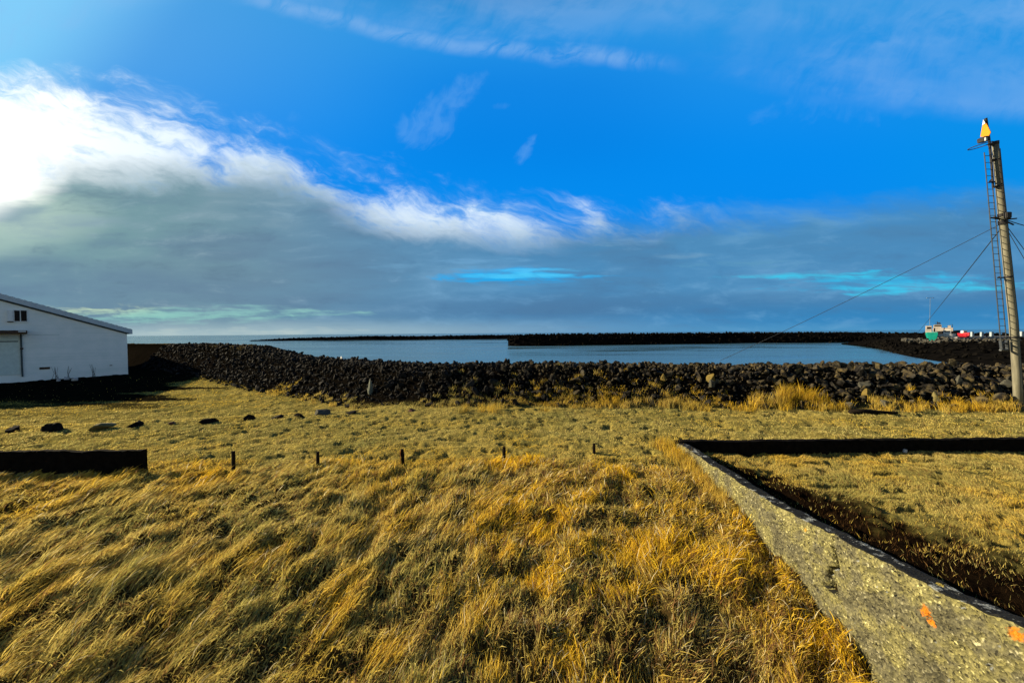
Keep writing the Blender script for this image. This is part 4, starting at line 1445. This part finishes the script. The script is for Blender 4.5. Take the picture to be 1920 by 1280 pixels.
# high cirrus across the top
cir = NZ(XYZ((X + Y * .9) / 60 + warp * 3 + warp2, (Y - X * .18) / 95 + warp * 2 + warp2, 1.7), 7, .64)
cirB = NZ(XYZ(X / 330, (Y - X * .12) / 110, 5.5), 4, .55)
lowline = CURVE(X, [(0, 150), (330, -30), (560, 30), (760, 95), (1000, 118), (1250, 128), (1500, 205), (1920, 250)], 0, 1920, -60, 300)
gn4 = NZ(XYZ(X / 420, Y / 170, 21.4), 3, .5)
cm = SS(lowline - Y, -14, 30) * SS(cirB * .55 + cir * .45 + SS(Y, 120, -40) * .08, .42, .66)
edge = SS(((lowline - Y) - 10 + warp2 * 30).abs(), 26, 0) * SS((X - 840).abs(), 470, 300) * SS(cir + cirB * .3, .46, .76)
col = MIX(clear, (.27, .50, .86), (cm * SS(gn4, .3, .7) * .42).max(edge * .5))
# cloudlets
def blob(cx, cy, rx, ry, sh=0.0):
    a = (X - cx) / rx; b = (Y - cy + (X - cx) * sh) / ry
    return a * a + b * b
for cx, cy, rx, ry, sh, k in [(832, 215, 66, 50, .45, .22), (985, 286, 24, 20, .7, .34), (945, 205, 30, 9, 0, .12), (562, 222, 22, 14, 0, .10), (1640, 200, 240, 40, .1, .10)]:
    col = MIX(col, (.24, .52, .92), SS(blob(cx, cy, rx, ry, sh) + (cir - .5) * 5 + warp2 * 4, 1.0, -.6) * k)

# the bright bank
up = CURVE(X, [(0, 128), (180, 128), (400, 195), (560, 262), (690, 318), (860, 350), (1000, 368), (1150, 392), (1300, 382), (1450, 385)], 0, 1500, 100, 420)
lo = CURVE(X, [(0, 318), (70, 314), (150, 308), (300, 306), (540, 318), (640, 352), (720, 390), (900, 424), (1100, 432), (1260, 400), (1450, 385)], 0, 1500, 280, 450)
wis = NZ(XYZ((X + warp * 160 + warp2 * 60) / 150, (Y - X * .36 + warp2 * 70) / 62, 2.2), 7, .62)
wis2 = NZ(XYZ((X - Y * .6) / 80 + warp * 2.5, (Y - X * .2) / 34 + warp2 * 1.6, 6.2), 7, .64)
inb = SS(Y - up + (wis - .5) * 95 + (wis2 - .5) * 60, -18, 60)
lefty = SS(X, 520, 60)
wd = inb * SS(wis * .6 + wis2 * .4 + lefty * .13 + SS(Y - up, 30, 130) * .17 + SS((X - 840).abs(), 260, 60) * .05, .42, .72)
wcol = MIX((.40, .63, .90), (1.15, 1.2, 1.16), (lefty * .36 + SS(X, 240, -60) * .3 + SS(wis2 + SS(Y - up, 10, 90) * .2, .45, .70) * .55).min(1))
fade = SS(X, 1480, 1080)
col = MIX(col, wcol, (wd * fade * .95).min(1))

# the grey deck under it
dtop = CURVE(X, [(0, 312), (70, 310), (150, 306), (300, 302), (540, 312), (620, 350), (700, 392), (860, 424), (1050, 424), (1180, 404), (1400, 396), (1600, 384), (1760, 368), (1920, 352)], 0, 1920, 280, 450)
gn = NZ(XYZ(X / 240 + warp, Y / 48, 4.4), 5, .55)
gn3 = NZ(XYZ(X / 85 + warp * 1.5, Y / 9 + warp2, 14.4), 4, .6)
gn2 = NZ(XYZ(X / 520, Y / 120, 9.4), 4, .5)
deck = SS(Y - dtop + (wis2 - .5) * 60 + (gn - .5) * 46 + warp2 * 30, -22, 62)
gcol = MIX((.160, .285, .375), (.075, .262, .50), SS(X, 300, 1150))
gcol = MIX(gcol, (.20, .36, .37), SS(X, 620, 120) * SS((Y - 400).abs(), 150, 20) * .75)
gcol = MIX(gcol, (.50, .66, .58), SS(blob(-40, 405, 300, 85) + warp * .8, 1, 0) * .75)
gcol = MIX(gcol, (1.5, 1.5, 1.38), SS(blob(-60, 325, 190, 95) + warp * .9 + (gn - .5), 1.05, .15) * .95)
gcol = MIX(gcol, MIX((.125, .215, .325), (.080, .205, .37), SS(X, 400, 1100)), SS(gn * .5 + gn2 * .5, .52, .36) * .6)
gcol = MIX(gcol, MIX((.25, .375, .45), (.14, .36, .61), SS(X, 400, 1000)), SS(gn * .6 + gn2 * .4, .50, .66) * .8)
gcol = MIX(gcol, (.24, .42, .42), SS((Y - 468 + (X - 150) * -.12).abs(), 40, 0) * SS(X, 700, 100) * .30)
gcol = MIX(gcol, (.075, .175, .33), SS(Y, 540, 575) * SS(Y, 606, 585) * SS(X, 400, 1100) * .55)
gcol = MIX(gcol, (.030, .235, .520), SS(Y, 545, 600) * SS(X, 900, 1700) * .85)
gcol = MIX(gcol, (.062, .25, .50), SS(X, 1300, 1900) * SS(Y, 540, 420) * .5)
gn5 = NZ(XYZ((X + Y * .7) / 95 + warp * 2, (Y - X * .05) / 26 + warp2, 31.0), 6, .62)
gcol = MIX(gcol, MIX((.33, .46, .52), (.17, .40, .66), SS(X, 300, 1000)), SS(gn5 * .75 + gn2 * .25, .50, .74) * .55)
gcol = MIX(gcol, MIX((.11, .19, .27), (.065, .18, .36), SS(X, 300, 1000)), SS(gn5 * .7 + gn * .3, .48, .30) * .45)
# openings of blue and bright slots low down
for cx, cy, rx, ry, c, k in [(985, 517, 165, 17, (.0, .42, .93), 1.0), (1000, 517, 120, 6, (.10, .62, .95), .8), (800, 500, 130, 8, (.16, .36, .56), .6), (900, 490, 90, 6, (.18, .42, .68), .6), (1040, 508, 110, 5, (.12, .60, .95), .7), (1640, 535, 210, 20, (.03, .46, .80), .85), (1560, 522, 180, 8, (.05, .60, .86), .8),
                             (1780, 545, 240, 10, (.06, .60, .86), .8), (1660, 556, 70, 6, (.05, .60, .88), .8), (1400, 500, 120, 9, (.12, .34, .52), .6), (1190, 458, 70, 8, (.18, .36, .54), .6), (1280, 482, 60, 6, (.18, .36, .54), .5),
                             (180, 577, 120, 12, (.66, .80, .52), .95), (310, 586, 330, 15, (.28, .60, .54), .85), (480, 578, 160, 10, (.26, .52, .52), .7), (430, 620, 260, 9, (.62, .66, .56), .85)]:
    gcol = MIX(gcol, c, SS(blob(cx, cy, rx, ry) + (gn3 - .5) * 5.5 + (wis2 - .5) * 3.5, 1.25, -1.1) * k)
gcol = MIX(gcol, (.40, .54, .58), SS(Y, 590, 622) * SS(X, 1500, 250) * .8)
gcol = MIX(gcol, (.10, .34, .58), SS(Y, 604, 624) * SS(X, 900, 1500) * .5)
col = MIX(col, gcol, deck)
# glow of the hidden sun through the bank
col = MIX(col, (2.0, 1.95, 1.8), SS(blob(-90, 290, 200, 150), 1, 0) * .8)

# unseen sky behind and overhead: cloud brightened as fill, zenith darkened to lower ambient
bn = NZ(XYZ(dx * 2.2, dy * 2.2, dz * 4.0), 5)
back = MIX((.20, .36, .45), (.50, .62, .66), SS(bn, .38, .62))
back = MIX(back, (.01, .07, .24), SS(dz, .30, .62))
col = MIX(back, col, front)
col = MIX(col, (.010, .065, .24), SS(dz, .60, .82))
bg = WT.nodes.new('ShaderNodeBackground'); bg.inputs['Strength'].default_value = .1
sc10 = WT.nodes.new('ShaderNodeVectorMath'); sc10.operation = 'SCALE'; sc10.inputs['Scale'].default_value = 10 / 2 ** 1.15
WT.links.new(col, sc10.inputs[0]); WT.links.new(sc10.outputs[0], bg.inputs['Color'])
wo = WT.nodes.new('ShaderNodeOutputWorld'); WT.links.new(bg.outputs[0], wo.inputs[0])

# ------------------------------------------------------------------ render
scene.view_settings.view_transform = 'Standard'
scene.view_settings.look = 'None'
scene.view_settings.exposure = 1.15
scene.view_settings.gamma = 1
scene.render.engine = 'CYCLES'
scene.cycles.max_bounces = 4
scene.cycles.diffuse_bounces = 2
scene.cycles.transmission_bounces = 2
